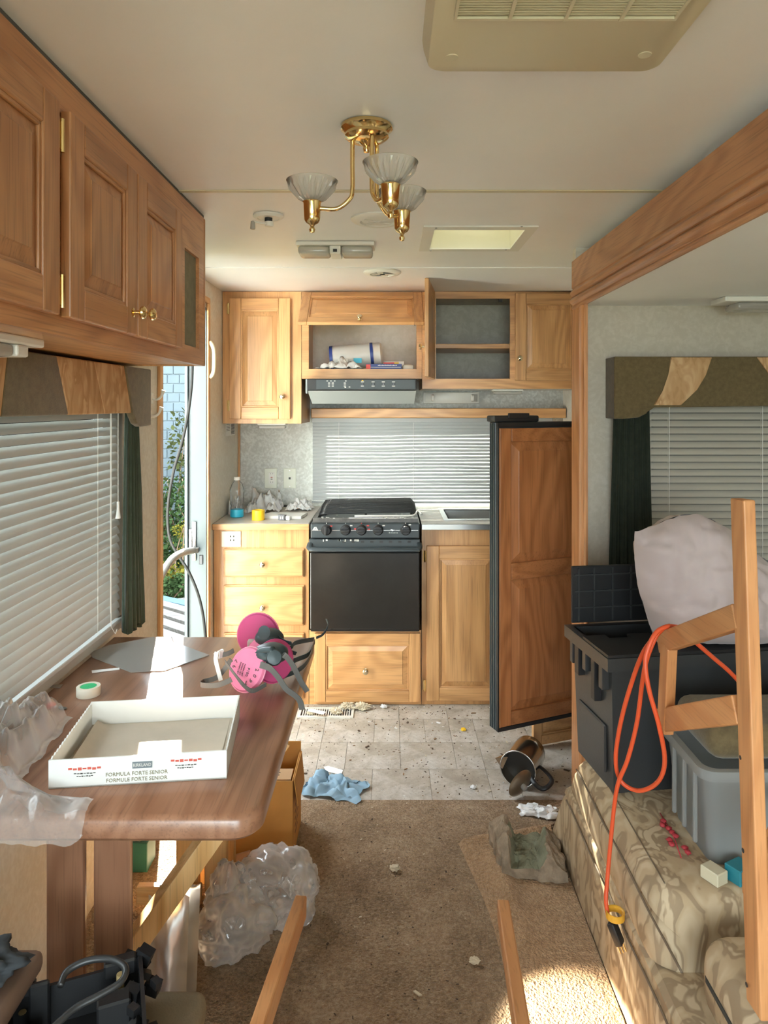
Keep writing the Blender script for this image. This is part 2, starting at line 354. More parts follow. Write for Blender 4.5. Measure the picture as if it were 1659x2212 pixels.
    def blob(self, c, r, amp=0.15, freq=2.0, sub=4, seed=0, hard=True, squash=None, R=None):
        t = bmesh.new(); bmesh.ops.create_icosphere(t, subdivisions=sub, radius=1.0)
        for q in t.verts:
            n = q.co.normalized(); p = n * freq + Vector((seed * 3.1, seed * 1.7, seed))
            d = 1 + amp * (noise.turbulence(p, 3, hard) - 0.5) * 2 if hard else 1 + amp * noise.fractal(p, 1.0, 2.0, 3)
            k = Vector((n.x * r[0] * d, n.y * r[1] * d, n.z * r[2] * d))
            if R: k = R @ k
            k += Vector(c)
            if squash is not None and k.z < squash: k.z = squash + (k.z - squash) * 0.05
            q.co = k
        self.merge(t); return self
    def bag(self, c, r, seed, floor_z=0.012, sub=5):               # thin crumpled film: soft lobes with fine sharp creases
        t = bmesh.new(); bmesh.ops.create_icosphere(t, subdivisions=sub, radius=1.0); o = Vector((seed * 3.1, seed * 1.7, seed))
        for q in t.verts:
            n = q.co.normalized(); a = noise.noise(n * 1.4 + o) * 0.30
            for f_, k_ in ((1.7, 0.12), (3.4, 0.03), (9.0, 0.008)): a -= k_ * (1 - abs(noise.noise(n * f_ + o * 1.3)) * 2.6)
            ph = math.atan2(n.y, n.x) + 1.2 * noise.noise(n * 1.6 + o); sn_ = math.sqrt(max(0.0, 1 - n.z * n.z))
            a += sn_ * (0.10 * (1 - abs(math.sin(3.5 * ph + seed))) ** 2 + 0.05 * (1 - abs(math.sin(8.5 * ph + 2 * seed + 2 * n.z))) ** 2)
            d = 1.10 + a; p = Vector((n.x * r[0], n.y * r[1], n.z * r[2])) * d + Vector(c)
            if p.z < floor_z: p.z = floor_z + (p.z - floor_z) * 0.04
            q.co = p
        self.merge(t); return self
    def build(self, name, mat, parent=None, smooth=False, local=False, mods=None):
        bmesh.ops.recalc_face_normals(self.bm, faces=list(self.bm.faces))
        if parent and not local:
            inv = W[parent].inverted()
            for q in self.bm.verts: q.co = inv @ q.co
        me = bpy.data.meshes.new(name); self.bm.to_mesh(me); self.bm.free()
        for m in (mat if isinstance(mat, (list, tuple)) else [mat]): me.materials.append(m)
        if smooth:
            for p in me.polygons: p.use_smooth = True
            if smooth == 'auto':
                try: me.set_sharp_from_angle(angle=math.radians(35))
                except Exception: pass
        o = bpy.data.objects.new(name, me); C.objects.link(o); o.parent = parent
        reg(o); return o
def alone(o, label, cat, group=None):
    # a thing that is one mesh: put its origin at its base
    me = o.data; xs = [v.co for v in me.vertices]
    c = Vector(((min(v.x for v in xs) + max(v.x for v in xs)) / 2, (min(v.y for v in xs) + max(v.y for v in xs)) / 2, min(v.z for v in xs)))
    me.transform(Matrix.Translation(-c)); o.location = c; W[o] = Matrix.Translation(c)
    return tag(o, label, cat, group)
def share(o, loc, parent=None):                                  # copy that shares mesh data
    c = o.copy(); C.objects.link(c); c.parent = parent if parent else o.parent; c.location = loc; W[c] = W.get(c.parent, Matrix()); return c
def text_mesh(name, s, size, M, mat, parent, depth=0.0004, align='CENTER', sx=1.0):
    cu = bpy.data.curves.new(name, 'FONT'); cu.body = s; cu.size = size; cu.align_x = align; cu.align_y = 'CENTER'; cu.extrude = depth; cu.resolution_u = 2
    t = bpy.data.objects.new(name, cu); C.objects.link(t)
    dg = bpy.context.evaluated_depsgraph_get(); me = bpy.data.meshes.new_from_object(t.evaluated_get(dg))
    bpy.data.objects.remove(t); bpy.data.curves.remove(cu)
    me.transform(Matrix.Diagonal((sx, 1, 1, 1)))
    inv = W[parent].inverted() if parent else Matrix()
    me.transform(inv @ M); me.materials.clear(); me.materials.append(mat)
    o = bpy.data.objects.new(name, me); C.objects.link(o); o.parent = parent; reg(o); return o
def frame_of(origin, U, Nn, V):                                  # local x=U, y=N, z=V
    U, Nn, V = Vector(U), Vector(Nn), Vector(V)
    M = Matrix((U, Nn, V)).transposed().to_4x4(); M.translation = Vector(origin); return M
def cells(u0, u1, v0, v1, holes):
    us = sorted({u0, u1, *[h[0] for h in holes], *[h[1] for h in holes]}); vs = sorted({v0, v1, *[h[2] for h in holes], *[h[3] for h in holes]})
    us = [u for u in us if u0 <= u <= u1]; vs = [v for v in vs if v0 <= v <= v1]
    for a, b in zip(us, us[1:]):
        for c, d in zip(vs, vs[1:]):
            mu, mv = (a + b) / 2, (c + d) / 2
            if not any(h[0] < mu < h[1] and h[2] < mv < h[3] for h in holes): yield a, b, c, d
def smooth_path(pts, n=6, closed=False):
    pts = [Vector(p) for p in pts]; out = []
    m = len(pts)
    for i in range(m if closed else m - 1):
        p0 = pts[(i - 1) % m] if closed or i else pts[0]; p1 = pts[i]; p2 = pts[(i + 1) % m]
        p3 = pts[(i + 2) % m] if closed or i < m - 2 else pts[-1]
        for k in range(n):
            t = k / n
            out.append(0.5 * ((2 * p1) + (p2 - p0) * t + (2 * p0 - 5 * p1 + 4 * p2 - p3) * t * t + (3 * p1 - p0 - 3 * p2 + p3) * t ** 3))
    if not closed: out.append(pts[-1])
    return out
def ribbon(b, pts, w, wdir, th=0.0015, n=6):
    pts = smooth_path(pts, n); m = len(pts) - 1
    wd = [Vector(wdir).normalized()] * (m + 1) if not isinstance(wdir, list) else [Vector(wdir[min(int(i / n), len(wdir) - 1)]).normalized() for i in range(m + 1)]
    top = []; bot = []
    for i, p in enumerate(pts):
        d = (pts[min(i + 1, m)] - pts[max(i - 1, 0)]).normalized(); s = wd[i] - d * wd[i].dot(d)
        s.normalize(); nn = d.cross(s)
        top.append((b.v(p - s * w / 2 + nn * th / 2), b.v(p + s * w / 2 + nn * th / 2))); bot.append((b.v(p - s * w / 2 - nn * th / 2), b.v(p + s * w / 2 - nn * th / 2)))
    for i in range(m):
        b.f([top[i][0], top[i][1], top[i + 1][1], top[i + 1][0]]); b.f([bot[i][0], bot[i + 1][0], bot[i + 1][1], bot[i][1]])
        b.f([top[i][0], top[i + 1][0], bot[i + 1][0], bot[i][0]]); b.f([top[i][1], bot[i][1], bot[i + 1][1], top[i + 1][1]])
    for i in (0, m): b.f([top[i][0], bot[i][0], bot[i][1], top[i][1]])
    return b
def ax(Uv):
    Uv = Vector(Uv); k = max(range(3), key=lambda i: abs(Uv[i])); return 'XYZ'[k]
def knob(M, u, v, n0, parent, mat=None, r=0.014):
    b = B(M); R = Matrix.Rotation(-PI / 2, 3, 'X')             # local z -> outward y
    b.lathe([(0.010, 0), (0.0105, 0.002), (0.005, 0.004), (0.0045, 0.014), (r * 0.8, 0.017), (r, 0.021), (r * 0.95, 0.025), (r * 0.6, 0.0285), (0.0005, 0.029)], 18, (u, n0, v), R)
    return b.build('knob', mat or M_NICKEL, parent, smooth='auto')
def hinge(M, u, v, n0, parent, h=0.05):
    b = B(M); b.box(u - 0.008, u + 0.008, n0, n0 + 0.003, v - h / 2, v + h / 2, 0.001); b.tube([(u, n0 + 0.004, v - h / 2 - 0.004), (u, n0 + 0.004, v + h / 2 + 0.004)], 0.004, 8)
    return b.build('hinge', M_BRASS, parent, smooth='auto')
def raised_door(parent, M, w, h, t=0.019, st=0.05, kind='oak', kn=None, hg=None, U=None, flat=False, name='door', kmat=None):
    """door in the frame M (x width, y outward, z up): raised panel with stiles, rails, knob and hinges under it"""
    U = M.to_3x3() @ Vector((1, 0, 0)); V = M.to_3x3() @ Vector((0, 0, 1))
    wu, wv = wood(kind, ax(U)), wood(kind, ax(V))
    b = B(M); i0 = st - 0.006; bw = min(0.032, (min(w, h) - 2 * st) * 0.22); lo, hi = t * 0.42, t * 0.92
    def ring(x0, x1, z0, z1, y): return [b.v(p) for p in ((x0, y, z0), (x1, y, z0), (x1, y, z1), (x0, y, z1))]
    r = [ring(i0, w - i0, i0, h - i0, 0.002), ring(i0, w - i0, i0, h - i0, lo), ring(st + 0.003, w - st - 0.003, st + 0.003, h - st - 0.003, lo),
         ring(st + bw, w - st - bw, st + bw, h - st - bw, hi - 0.002), ring(st + bw + 0.002, w - st - bw - 0.002, st + bw + 0.002, h - st - bw - 0.002, hi)]
    for A, Q in zip(r, r[1:]):
        for k in range(4): b.f([A[k], A[(k + 1) % 4], Q[(k + 1) % 4], Q[k]])
    b.f(r[0][::-1]); b.f(r[-1])
    panel_mat = wv if h >= w * 0.8 else wu
    d = b.build(name, panel_mat, parent)
    for x0, x1 in ((0, st), (w - st, w)):
        q = B(M); q.box(x0, x1, 0, t, 0, h, 0.003, 2); q.build('stile', wv, d)
    for z0, z1 in ((0, st), (h - st, h)):
        q = B(M); q.box(st + 0.0005, w - st - 0.0005, 0, t, z0, z1, 0.003, 2); q.build('rail', wu, d)
    for x0, x1, z0, z1 in ((st - 0.001, st + 0.008, st, h - st), (w - st - 0.008, w - st + 0.001, st, h - st), (st, w - st, st - 0.001, st + 0.008), (st, w - st, h - st - 0.008, h - st + 0.001)):
        q = B(M); q.box(x0, x1, lo, t * 0.8, z0, z1, 0.0025, 2); q.build('bead', wv if z1 - z0 > x1 - x0 else wu, d)
    if kn: knob(M, kn[0], kn[1], t, d, kmat)
    if hg:
        for u, v in hg: hinge(M, u, v, t * 0.1, d)
    return d
# ------------------------------------------------------------------ the setting
XL, YR, ZC = -0.864, 4.08, 2.06
XS, ZH = 0.69, 2.01                                   # slide-out flange plane and its top
YK, YU = 3.49, 3.68                                   # fronts of the lower and upper kitchen cabinets
floor = S('floor')
b = B(); b.box(-0.93, 1.72, -1.75, 4.14, -0.06, -0.004); b.build('subfloor', plain('subfloor_board', (0.35, 0.30, 0.24), 0.8, var=0.2), floor)
tp = 0.228; rnd = random.Random(3)
tile_mesh = {}
def tile(x0, x1, y0, y1):
    key = (round(x1 - x0, 3), round(y1 - y0, 3)); c = ((x0 + x1) / 2, (y0 + y1) / 2, 0)
    if key not in tile_mesh:
        q = B(); q.box(-(x1 - x0) / 2 + 0.0007, (x1 - x0) / 2 - 0.0007, -(y1 - y0) / 2 + 0.0007, (y1 - y0) / 2 - 0.0007, -0.005, 0.0, 0.0005)
        o = q.build('tile', M_VINYL, floor, local=True); tile_mesh[key] = o; o.location = c
    else: share(tile_mesh[key], c, floor)
y = 2.64; row = 0
while y < 3.56:
    x = XL - rnd.choice((0.0, 0.114)); 
    while x < 1.0:
        w = tp if rnd.random() < 0.7 else tp / 2
        tile(max(x, XL), min(x + w, 1.0), y, y + tp); x += w
    y += tp; row += 1
b = B()
def carpet_z(x, y):
    v = Vector((x * 60, y * 60, 0)); w = Vector((x * 3, y * 3, 4))
    return 0.005 + 0.0016 * noise.noise(v) + 0.003 * noise.noise(w)
b.grid(lambda u, v: (XL + u * (1.66 - XL), -1.7 + v * (2.647 + 1.7), carpet_z(XL + u * 2.524, -1.7 + v * 4.347) * (1 if v < 0.999 else -0.3)), 190, 330)
tag(b.build('carpet', M_CARPET, floor, smooth=True), 'worn tan cut pile carpet')

def wall(name, kind, a, u0, u1, v0, v1, t, mat, holes=()):
    b = B()
    for p, q, r, s in cells(u0, u1, v0, v1, holes):
        if kind == 'x': b.box(a, a + t, p, q, r, s)
        elif kind == 'y': b.box(p, q, a, a + t, r, s)
        else: b.box(p, q, r, s, a, a + t)
    o = b.build(name, mat); o['kind'] = 'structure'; return o
W1 = (0.20, 2.22, 0.80, 1.52); D1 = (2.68, 3.36, -0.06, 1.93); W4 = (-1.55, -0.05, 0.45, 1.92)  # W4: unseen window behind the camera, added and enlarged for light
wall_left = wall('wall_left', 'x', -0.93, -1.75, 4.14, -0.06, 2.10, 0.93 + XL, M_WALL, (W1, D1, W4))
W2 = (-0.41, 0.84, 0.93, 1.385)
wall_rear = wall('wall_rear', 'y', YR, -0.93, 1.06, -0.06, 2.10, 0.06, M_SPECK, (W2,))
wall_right = wall('wall_right', 'x', 1.0, 2.70, 4.14, -0.06, 2.10, 0.06, M_WALL)
W5 = (-0.85, 0.85, 0.40, 2.0)  # W5: unseen front window, widened to light the room
wall_front = wall('wall_front', 'y', -1.75, -0.93, 1.72, -0.06, 2.10, 0.06, M_WALL, (W5,))
wall('wall_slide_end', 'y', 2.60, 0.70, 1.72, -0.06, 1.86, 0.06, M_GREYW)
wall('wall_slide_side', 'x', 1.66, -1.75, 2.66, -0.06, 1.86, 0.06, M_GREYW)
wall('wall_header', 'x', 0.70, -1.69, 2.66, 1.834, 2.005, 0.04, M_CEIL)
wall('wall_recess', 'x', 0.80, -1.69, 2.66, 1.87, 2.06, 0.04, M_CEIL)
wall('ceiling_recess', 'z', 1.995, 0.74, 0.80, -1.69, 2.66, 0.01, M_CEIL)
wall('wall_return', 'y', 2.66, 0.70, 1.06, -0.06, 2.10, 0.04, M_WALL)
SK = (0.148, 0.458, 2.365, 2.665)
ceil = wall('ceiling', 'z', ZC, -0.93, 1.75, -1.75, 4.14, 0.04, M_CEIL, ((SK[0], SK[1], SK[2], SK[3]),))
wall('ceiling_slide', 'z', 1.834, 0.74, 1.72, -1.75, 2.66, 0.026, M_CEIL)
for k, yy in enumerate((1.955, 3.05)):
    b = B(); b.box(XL, 1.0 if yy > 2.7 else 0.799, yy - 0.010, yy + 0.010, ZC - 0.003, ZC, 0.001)
    b.build('trim_%d' % (k + 1), M_CREAMP if k == 0 else M_CEIL)['kind'] = 'structure'
# slide-out flange
def flange_off(s):
    t = s / 0.184
    if t < 0.56: return 0.010
    if t < 0.59: return 0.006
    if t < 0.72: return 0.010 + 0.006 * math.sin((t - 0.59) / 0.13 * PI)
    if t < 0.75: return 0.006
    if t < 0.88: return 0.010 + 0.009 * math.sin((t - 0.75) / 0.13 * PI)
    if t < 0.90: return 0.008
    return 0.006 + 0.006 * math.sin((t - 0.90) / 0.10 * PI)
ss = [0.184 * k / 64 for k in range(65)]
b = B(); prof = [(XS + 0.010 - flange_off(s), ZH - s) for s in ss]
poly = [(x, -1.65, z) for x, z in prof] + [(0.74, -1.65, ZH - 0.184), (0.74, -1.65, ZH)]
poly = [(min(x, 0.6995) if x < 0.72 else 0.6995, y, z) for x, y, z in poly]
b.prism(poly, (0, 2.68 + 1.65, 0)); o = b.build('trim_3', wood('oakred', 'Y')); o['kind'] = 'structure'
b = B(); poly = [(XS + 0.010 - flange_off(s), 2.68 - s, 0.0) for s in ss] + [(0.6995, 2.496, 0.0), (0.6995, 2.68, 0.0)]
b.prism(poly, (0, 0, ZH - 0.1845)); o = b.build('trim_4', wood('oakred', 'Z')); o['kind'] = 'structure'
# inner jamb of the slide-out opening and door casings, corner bead
for k, (x0, x1, y0, y1, z0, z1) in enumerate(((0.702, 0.712, 2.59, 2.5995, 0.0, 1.832), (XL, XL + 0.012, 2.648, 2.684, 0, 1.95), (XL, XL + 0.012, 3.357, 3.392, 0, 1.95), (XL, XL + 0.012, 4.062, YR - 0.001, 0.89, 1.372), (XL, XL + 0.012, 2.648, 3.392, 1.95, 1.98))):
    b = B(); b.box(x0, x1, y0, y1, z0, z1, 0.002); b.build('trim_%d' % (k + 5), wood('oak', 'Z' if k < 4 else 'Y'))['kind'] = 'structure'

# entry door, open outwards
dr = S('door_1', loc=(-0.9, 3.02, 0))
b = B()
b.box(-0.945, XL + 0.003, 3.352, 3.3605, -0.02, 1.93, 0.001); b.box(-0.945, XL + 0.003, 2.6795, 2.688, -0.02, 1.93, 0.001); b.box(-0.945, XL + 0.003, 2.688, 3.352, 1.915, 1.9305, 0.001)
b.box(-0.96, -0.945, 3.335, 3.40, -0.02, 1.95, 0.002); b.box(-0.96, -0.945, 2.64, 2.70, -0.02, 1.95, 0.002); b.box(-0.945, XL, 2.69, 3.35, -0.02, 0.004)
b.build('door_frame', M_JAMB, dr)
b = B(); b.box(-1.63, -0.965, 2.60, 2.635, 0.0, 1.92, 0.004); b.build('door_leaf', M_ALU, dr)  # unseen leaf, placed to keep the sun off the dinette blind
b = B(); zz = PZ(1165, 3.352); b.box(-0.928, -0.908, 3.342, 3.3515, zz - 0.10, zz + 0.085, 0.003, 2); b.box(-0.940, -0.925, 3.335, 3.352, zz - 0.06, zz + 0.05, 0.003, 2)
b.build('latch_strike', M_STEEL, dr, smooth='auto')
b = B(); zz = PZ(1209, 3.352); b.box(-0.895, -0.877, 3.346, 3.3515, zz - 0.022, zz + 0.022, 0.002); b.build('strike_plate', plain('dark_plate', (0.05, 0.05, 0.055), 0.4, 0.5), dr)
# windows
def window(n, kind, a, r, fw=0.03):
    w = S('window_%d' % n)
    u0, u1, v0, v1 = r
    b = B(); g = B()
    for p, q, s, t in ((u0, u1, v0, v0 + fw), (u0, u1, v1 - fw, v1), (u0, u0 + fw, v0, v1), (u1 - fw, u1, v0, v1)):
        if kind == 'x': b.box(a - 0.018, a + 0.018, p, q, s, t)
        else: b.box(p, q, a - 0.018, a + 0.018, s, t)
    b.build('window_frame', M_ALU, w)
    if kind == 'x': g.box(a - 0.002, a + 0.002, u0 + fw, u1 - fw, v0 + fw, v1 - fw)
    else: g.box(u0 + fw, u1 - fw, a - 0.002, a + 0.002, v0 + fw, v1 - fw)
    g.build('pane', M_GLASS, w); return w
w1 = window(1, 'x', -0.90, W1)
b = B(); b.box(XL, XL + 0.022, 0.10, 2.27, 0.765, 0.800, 0.004); b.box(XL, XL + 0.012, 2.215, 2.27, 0.80, 1.55, 0.003); b.build('window_sill', plain('grey_sill', (0.50, 0.48, 0.43), 0.5), w1)
window(2, 'y', 4.12, W2); window(3, 'x', -0.90, W4); window(4, 'y', -1.72, W5)
# slide-out end window sits shuttered behind its blind
w3 = S('window_5'); b = B(); b.box(0.96, 1.60, 2.585, 2.5995, 0.85, 1.60, 0.003); b.build('window_shade', plain('dark_shade', (0.04, 0.04, 0.038), 0.8), w3)

# ------------------------------------------------------------------ outside
b = B(); b.grid(lambda u, v: (-30 + 60 * u, -20 + 60 * v, -0.62 + 0.02 * noise.noise(Vector((u * 50, v * 50, 0)))), 40, 40)
o = b.build('ground', M_GROUND); o['kind'] = 'structure'
b = B(); b.box(-7.0, -1.05, -6.0, 2.3, -0.66, -0.575); o = b.build('ground_bounce_pad', plain('pale_bounce_pad', (0.52, 0.49, 0.43), 0.95, var=0.3, vscale=30)); o['kind'] = 'structure'  # unseen pale pad added to bounce sunlight up to the ceiling
gw = T('block_wall', 'pale blue painted block wall standing beyond the open doorway', 'wall', (-3.2, 9.0, -0.62))
b = B(); b.box(-5.2, -1.4, 9.01, 9.2, -0.7, 2.02); b.build('wall_core', plain('mortar', (0.20, 0.25, 0.28), 0.9), gw)
bw_, bh_ = 0.155, 0.118; proto = None; rnd = random.Random(5); r = 0; z = -0.62
while z < 1.98:
    x = -4.9 + (r % 2) * bw_ / 2
    while x < -1.5:
        if x > -3.5 and z > -0.3 or rnd.random() < 0.0:
            loc = (x + 3.2, -0.0 + rnd.uniform(-0.004, 0.004), z + 0.62 + bh_ / 2)
            if proto is None:
                q = B(); q.box(-bw_ / 2 + 0.004, bw_ / 2 - 0.004, -0.012, 0.02, -bh_ / 2 + 0.004, bh_ / 2 - 0.004, 0.004); proto = q.build('block', M_SIDING, gw, local=True); proto.location = loc
            else: share(proto, loc, gw)
        x += bw_
    z += bh_; r += 1
b = B(); z = -0.62; r = 0
while z < 1.98:
    x = -4.9 + (r % 2) * bw_ / 2
    while x < -1.5:
        if not (x > -3.5 and z > -0.3): b.box(x - bw_ / 2 + 0.004, x + bw_ / 2 - 0.004, 8.988, 9.02, z + 0.004, z + bh_ - 0.004)
        x += bw_
    z += bh_; r += 1
o = b.build('far_blocks', M_SIDING, gw); o['kind'] = 'stuff'
def bush(name, label, c, rad, n, leaf, mat, seed, stems=7, droop=0.4):
    t = T(name, label, 'shrub', (c[0], c[1], -0.62)); rr = random.Random(seed)
    b = B(); tips = []
    for k in range(stems):
        a = rr.uniform(0, 2 * PI); q = Vector((c[0] + rad[0] * 0.75 * math.cos(a) * rr.random(), c[1] + rad[1] * 0.75 * math.sin(a) * rr.random(), c[2] + rad[2] * rr.uniform(0.1, 0.95)))
        base = Vector((c[0] + rr.uniform(-.12, .12), c[1] + rr.uniform(-.5, .5) * min(0.12, rad[1]), -0.65)); mid = base.lerp(q, 0.5) + Vector((rr.uniform(-.1, .1), rr.uniform(-.5, .5) * min(0.1, rad[1]), 0.05))
        b.tube(smooth_path([base, mid, q], 4), [0.012 * (1 - 0.08 * i) for i in range(9)], 5)
        tips.append((base, mid, q))
    b.build('stem', M_STEM, t, smooth=True)
    b = B()
    for k in range(n):
        while True:
            d = Vector((rr.uniform(-1, 1), rr.uniform(-1, 1), rr.uniform(-1, 1)))
            if d.length < 1: break
        s = rr.random(); base, mid, q = rr.choice(tips)
        p = Vector((c[0] + d.x * rad[0], c[1] + d.y * rad[1], c[2] + d.z * rad[2])) if rr.random() < 0.7 else (mid.lerp(q, s) + d * min(0.09, rad[1]))
        u = Vector((rr.uniform(-1, 1), rr.uniform(-1, 1), rr.uniform(-1, 0.4))).normalized(); w = u.cross(Vector((rr.uniform(-1, 1), rr.uniform(-1, 1), rr.uniform(-.3, 1)))).normalized()
        l = leaf * rr.uniform(0.6, 1.25); hw = l * 0.3
        b.f([b.v(p), b.v(p + u * l * 0.5 + w * hw), b.v(p + u * l), b.v(p + u * l * 0.5 - w * hw)])
    o = b.build('foliage', mat, t); o['kind'] = 'stuff'; return t
bush('rose_shrub', 'tall loose shrub with small oval leaves against the block wall', P(395, 985, 8.70), (0.21, 0.17, 0.64), 330, 0.075, M_LEAFD, 1, 8)
bush('leafy_shrub', 'dense green shrub low beside the block wall', P(392, 1110, 8.36), (0.44, 0.17, 0.45), 1600, 0.06, M_LEAF, 2, 10)
bush('fern', 'feathery green fern in front of the shrubs', P(365, 1215, 8.06), (0.34, 0.12, 0.32), 1100, 0.07, M_LEAF, 3, 12)
bush('goldenrod', 'yellow flowering weed among the green shrubs', P(398, 1145, 7.86), (0.13, 0.07, 0.10), 260, 0.035, M_LEAFY, 4, 5)
bush('young_shrub', 'yellowing low shrub growing beside the wooden planks', P(385, 1250, 7.70), (0.40, 0.08, 0.18), 700, 0.06, M_LEAFY, 6, 6)
bush('weed_clump', 'mixed green weeds at the foot of the shrubs', P(380, 1270, 7.54), (0.48, 0.07, 0.15), 900, 0.06, M_LEAF, 8, 6)
for k, (hx, hy, hz, hr) in enumerate(((-5.8, 1.2, 1.9, 2.2), (-5.0, 5.6, 1.9, 2.1), (-6.9, 10.2, 1.8, 2.2), (1.0, 11.6, 1.6, 2.2))):  # unseen trees added to cut the light through door and rear window
    t = T('hedge_tree', ('added dark green tree blocking sky opposite the dinette window', 'added dark green tree blocking sky opposite the open doorway', 'added dark green tree blocking sky beyond the far end of the block wall', 'added dark green tree blocking sun behind the kitchen window')[k], 'tree', (hx, hy, -0.62), group='added trees blocking sky light')
    b = B(); b.blob((hx, hy, hz), (hr * 0.75, hr * 0.95, hr * 1.05), 0.25, 3.0, 4, k + 40); b.build('crown', leaf_mat('hedge_green', (0.05, 0.08, 0.03)), t)
    b = B(); b.tube([(hx, hy, -0.66), (hx + 0.05, hy, hz)], 0.14, 8); b.build('trunk', M_STEM, t)
bk = T('plank_walk', 'weathered grey plank walkway on the ground outside', 'walkway', (-2.0, 6.3, -0.62))
for k, (a, c) in enumerate((((330, 1318), (440, 1352)), ((330, 1338), (440, 1376)), ((330, 1300), (440, 1330)), ((330, 1362), (440, 1400)), ((330, 1290), (430, 1312)))):
    pa, pb = onz(*a, -0.53), onz(*c, -0.53); b = B(); b.beam(pa, pb, 0.12, 0.035); b.build('plank', wood('grey', 'X') if k != 4 else plain('blue_board', (0.04, 0.09, 0.13), 0.7), bk)
for a, c in (((345, 1372), (425, 1318)), ((345, 1306), (418, 1297))):
    pa, pb = onz(*a, -0.575), onz(*c, -0.575); b = B(); b.beam(pa, pb, 0.09, 0.06); b.build('bearer', wood('grey', 'Y'), bk)
# grab bar on the outside of the doorway and the hanging cable
b = B(); pts = [Vector((-0.952, 2.685, 0.70)), P(338, 1260, 2.78), P(352, 1236, 2.85), P(372, 1208, 2.95), P(395, 1194, 3.1), P(418, 1189, 3.335)]
b.tube(smooth_path(pts, 6), 0.016, 12); b.lathe([(0.024, -0.01), (0.024, 0.012)], 16, pts[-1]); b.lathe([(0.024, -0.01), (0.024, 0.012)], 16, pts[0])
alone(b.build('grab_bar', plain('grey_rail', (0.22, 0.22, 0.21), 0.35), None, smooth='auto'), 'curved pale grab bar across the open doorway', 'handrail')
b = B(); pts = [(418, 658), (417, 705), (416, 760), (414, 830), (405, 900), (392, 960), (377, 1010), (367, 1060), (362, 1110), (366, 1160), (382, 1195), (405, 1230), (425, 1275), (437, 1320), (443, 1370), (446, 1440), (449, 1520), (447, 1584)]
b.tube(smooth_path([P(x, y, 3.16) for x, y in pts], 5), 0.0065, 8)
alone(b.build('hanging_cable', plain('dark_cable', (0.012, 0.012, 0.012), 0.7), None, smooth=True), 'thin dark cable hanging in a curve through the open doorway', 'cable')
# ------------------------------------------------------------------ kitchen base units
def KX(px): return PX(px, YK)
def KZ(py): return PZ(py, YK)
def UX(px): return PX(px, YU)
def UZ(py): return PZ(py, YU)
ZCT = 0.89
def front(x, z, Y): return frame_of((x, Y, z), (1, 0, 0), (0, -1, 0), (0, 0, 1))
def kfront(parent, px0, px1, py0, py1, Y=YK, **kw):
    sx = F / Y
    M = front((px0 - CX) / sx, CH - (py1 - CY) / sx, Y); return raised_door(parent, M, (px1 - px0) / sx, (py1 - py0) / sx, **kw)
def facebox(parent, x0, x1, z0, z1, Y, rects, depth, back=True, inner=None, kind='oak', cut=()):
    """cabinet carcase: panels of the box and a face frame with openings (rects)"""
    t = 0.015
    b = B(); b.box(x0, x0 + t, Y + 0.001, Y + depth, z0, z1); b.build('side_panel', wood(kind, 'Z'), parent)
    b = B(); b.box(x1 - t, x1, Y + 0.001, Y + depth, z0, z1); b.build('side_panel', wood(kind, 'Z'), parent)
    b = B(); b.box(x0 + t, x1 - t, Y + 0.02, Y + depth, z0, z0 + t); b.build('bottom_panel', inner or wood(kind, 'X'), parent)
    b = B(); b.box(x0 + t, x1 - t, Y + depth - 0.008, Y + depth, z0 + t, z1); b.build('back_panel', inner or wood(kind, 'Z'), parent)
    b = B()
    for p, q, u, v in cells(x0 + t, x1 - t, Y + 0.02, Y + depth - 0.009, cut): b.box(p, q, u, v, z1 - t, z1)
    b.build('top_panel', inner or wood(kind, 'X'), parent)
    us = sorted({x0, x1, *[r[0] for r in rects], *[r[1] for r in rects]})
    n = 0
    b = B()
    for p, q, r, s in cells(x0, x1, z0, z1, rects): b.box(p, q, Y, Y + 0.019, r, s)
    b.build('face_frame', wood(kind, 'X' if (x1 - x0) > (z1 - z0) else 'Z'), parent)
# drawer unit
du = T('drawer_cabinet', 'oak drawer cabinet between the doorway and the stove', 'cabinet', ((XL + KX(668)) / 2, YK, 0))
facebox(du, XL + 0.003, KX(667), 0.0, ZCT - 0.031, YK, [], 0.57)
for y0, y1, ky in ((1184, 1246, 1217), (1263, 1350, 1310), (1366, 1440, 1400), (1452, 1508, 1480)):
    M = front(KX(484), KZ(y1), YK); w, h = (658 - 484) / F * YK, (y1 - y0) / F * YK
    b = B(M); b.box(0, w, 0, 0.010, 0, h, 0.003); b.box(0.006, w - 0.006, 0.010, 0.018, 0.006, h - 0.006, 0.004, 2)
    d = b.build('drawer', wood('oak', 'X'), du); knob(M, KX(569) - KX(484), KZ(ky) - KZ(y1), 0.018, d)
M = front(KX(479), KZ(1181), YK); w, h = 42 / F * YK, 34 / F * YK
b = B(M); b.box(0, w, 0, 0.007, 0, h, 0.003, 2); d = b.build('socket_plate', M_IVORY, du)
for uu in (0.44, 0.60):
    for vv in (0.38, 0.62):
        b = B(M); b.box(w * uu, w * uu + 0.006, 0.007, 0.0076, h * vv, h * vv + 0.008); b.build('slot', M_INK, d)
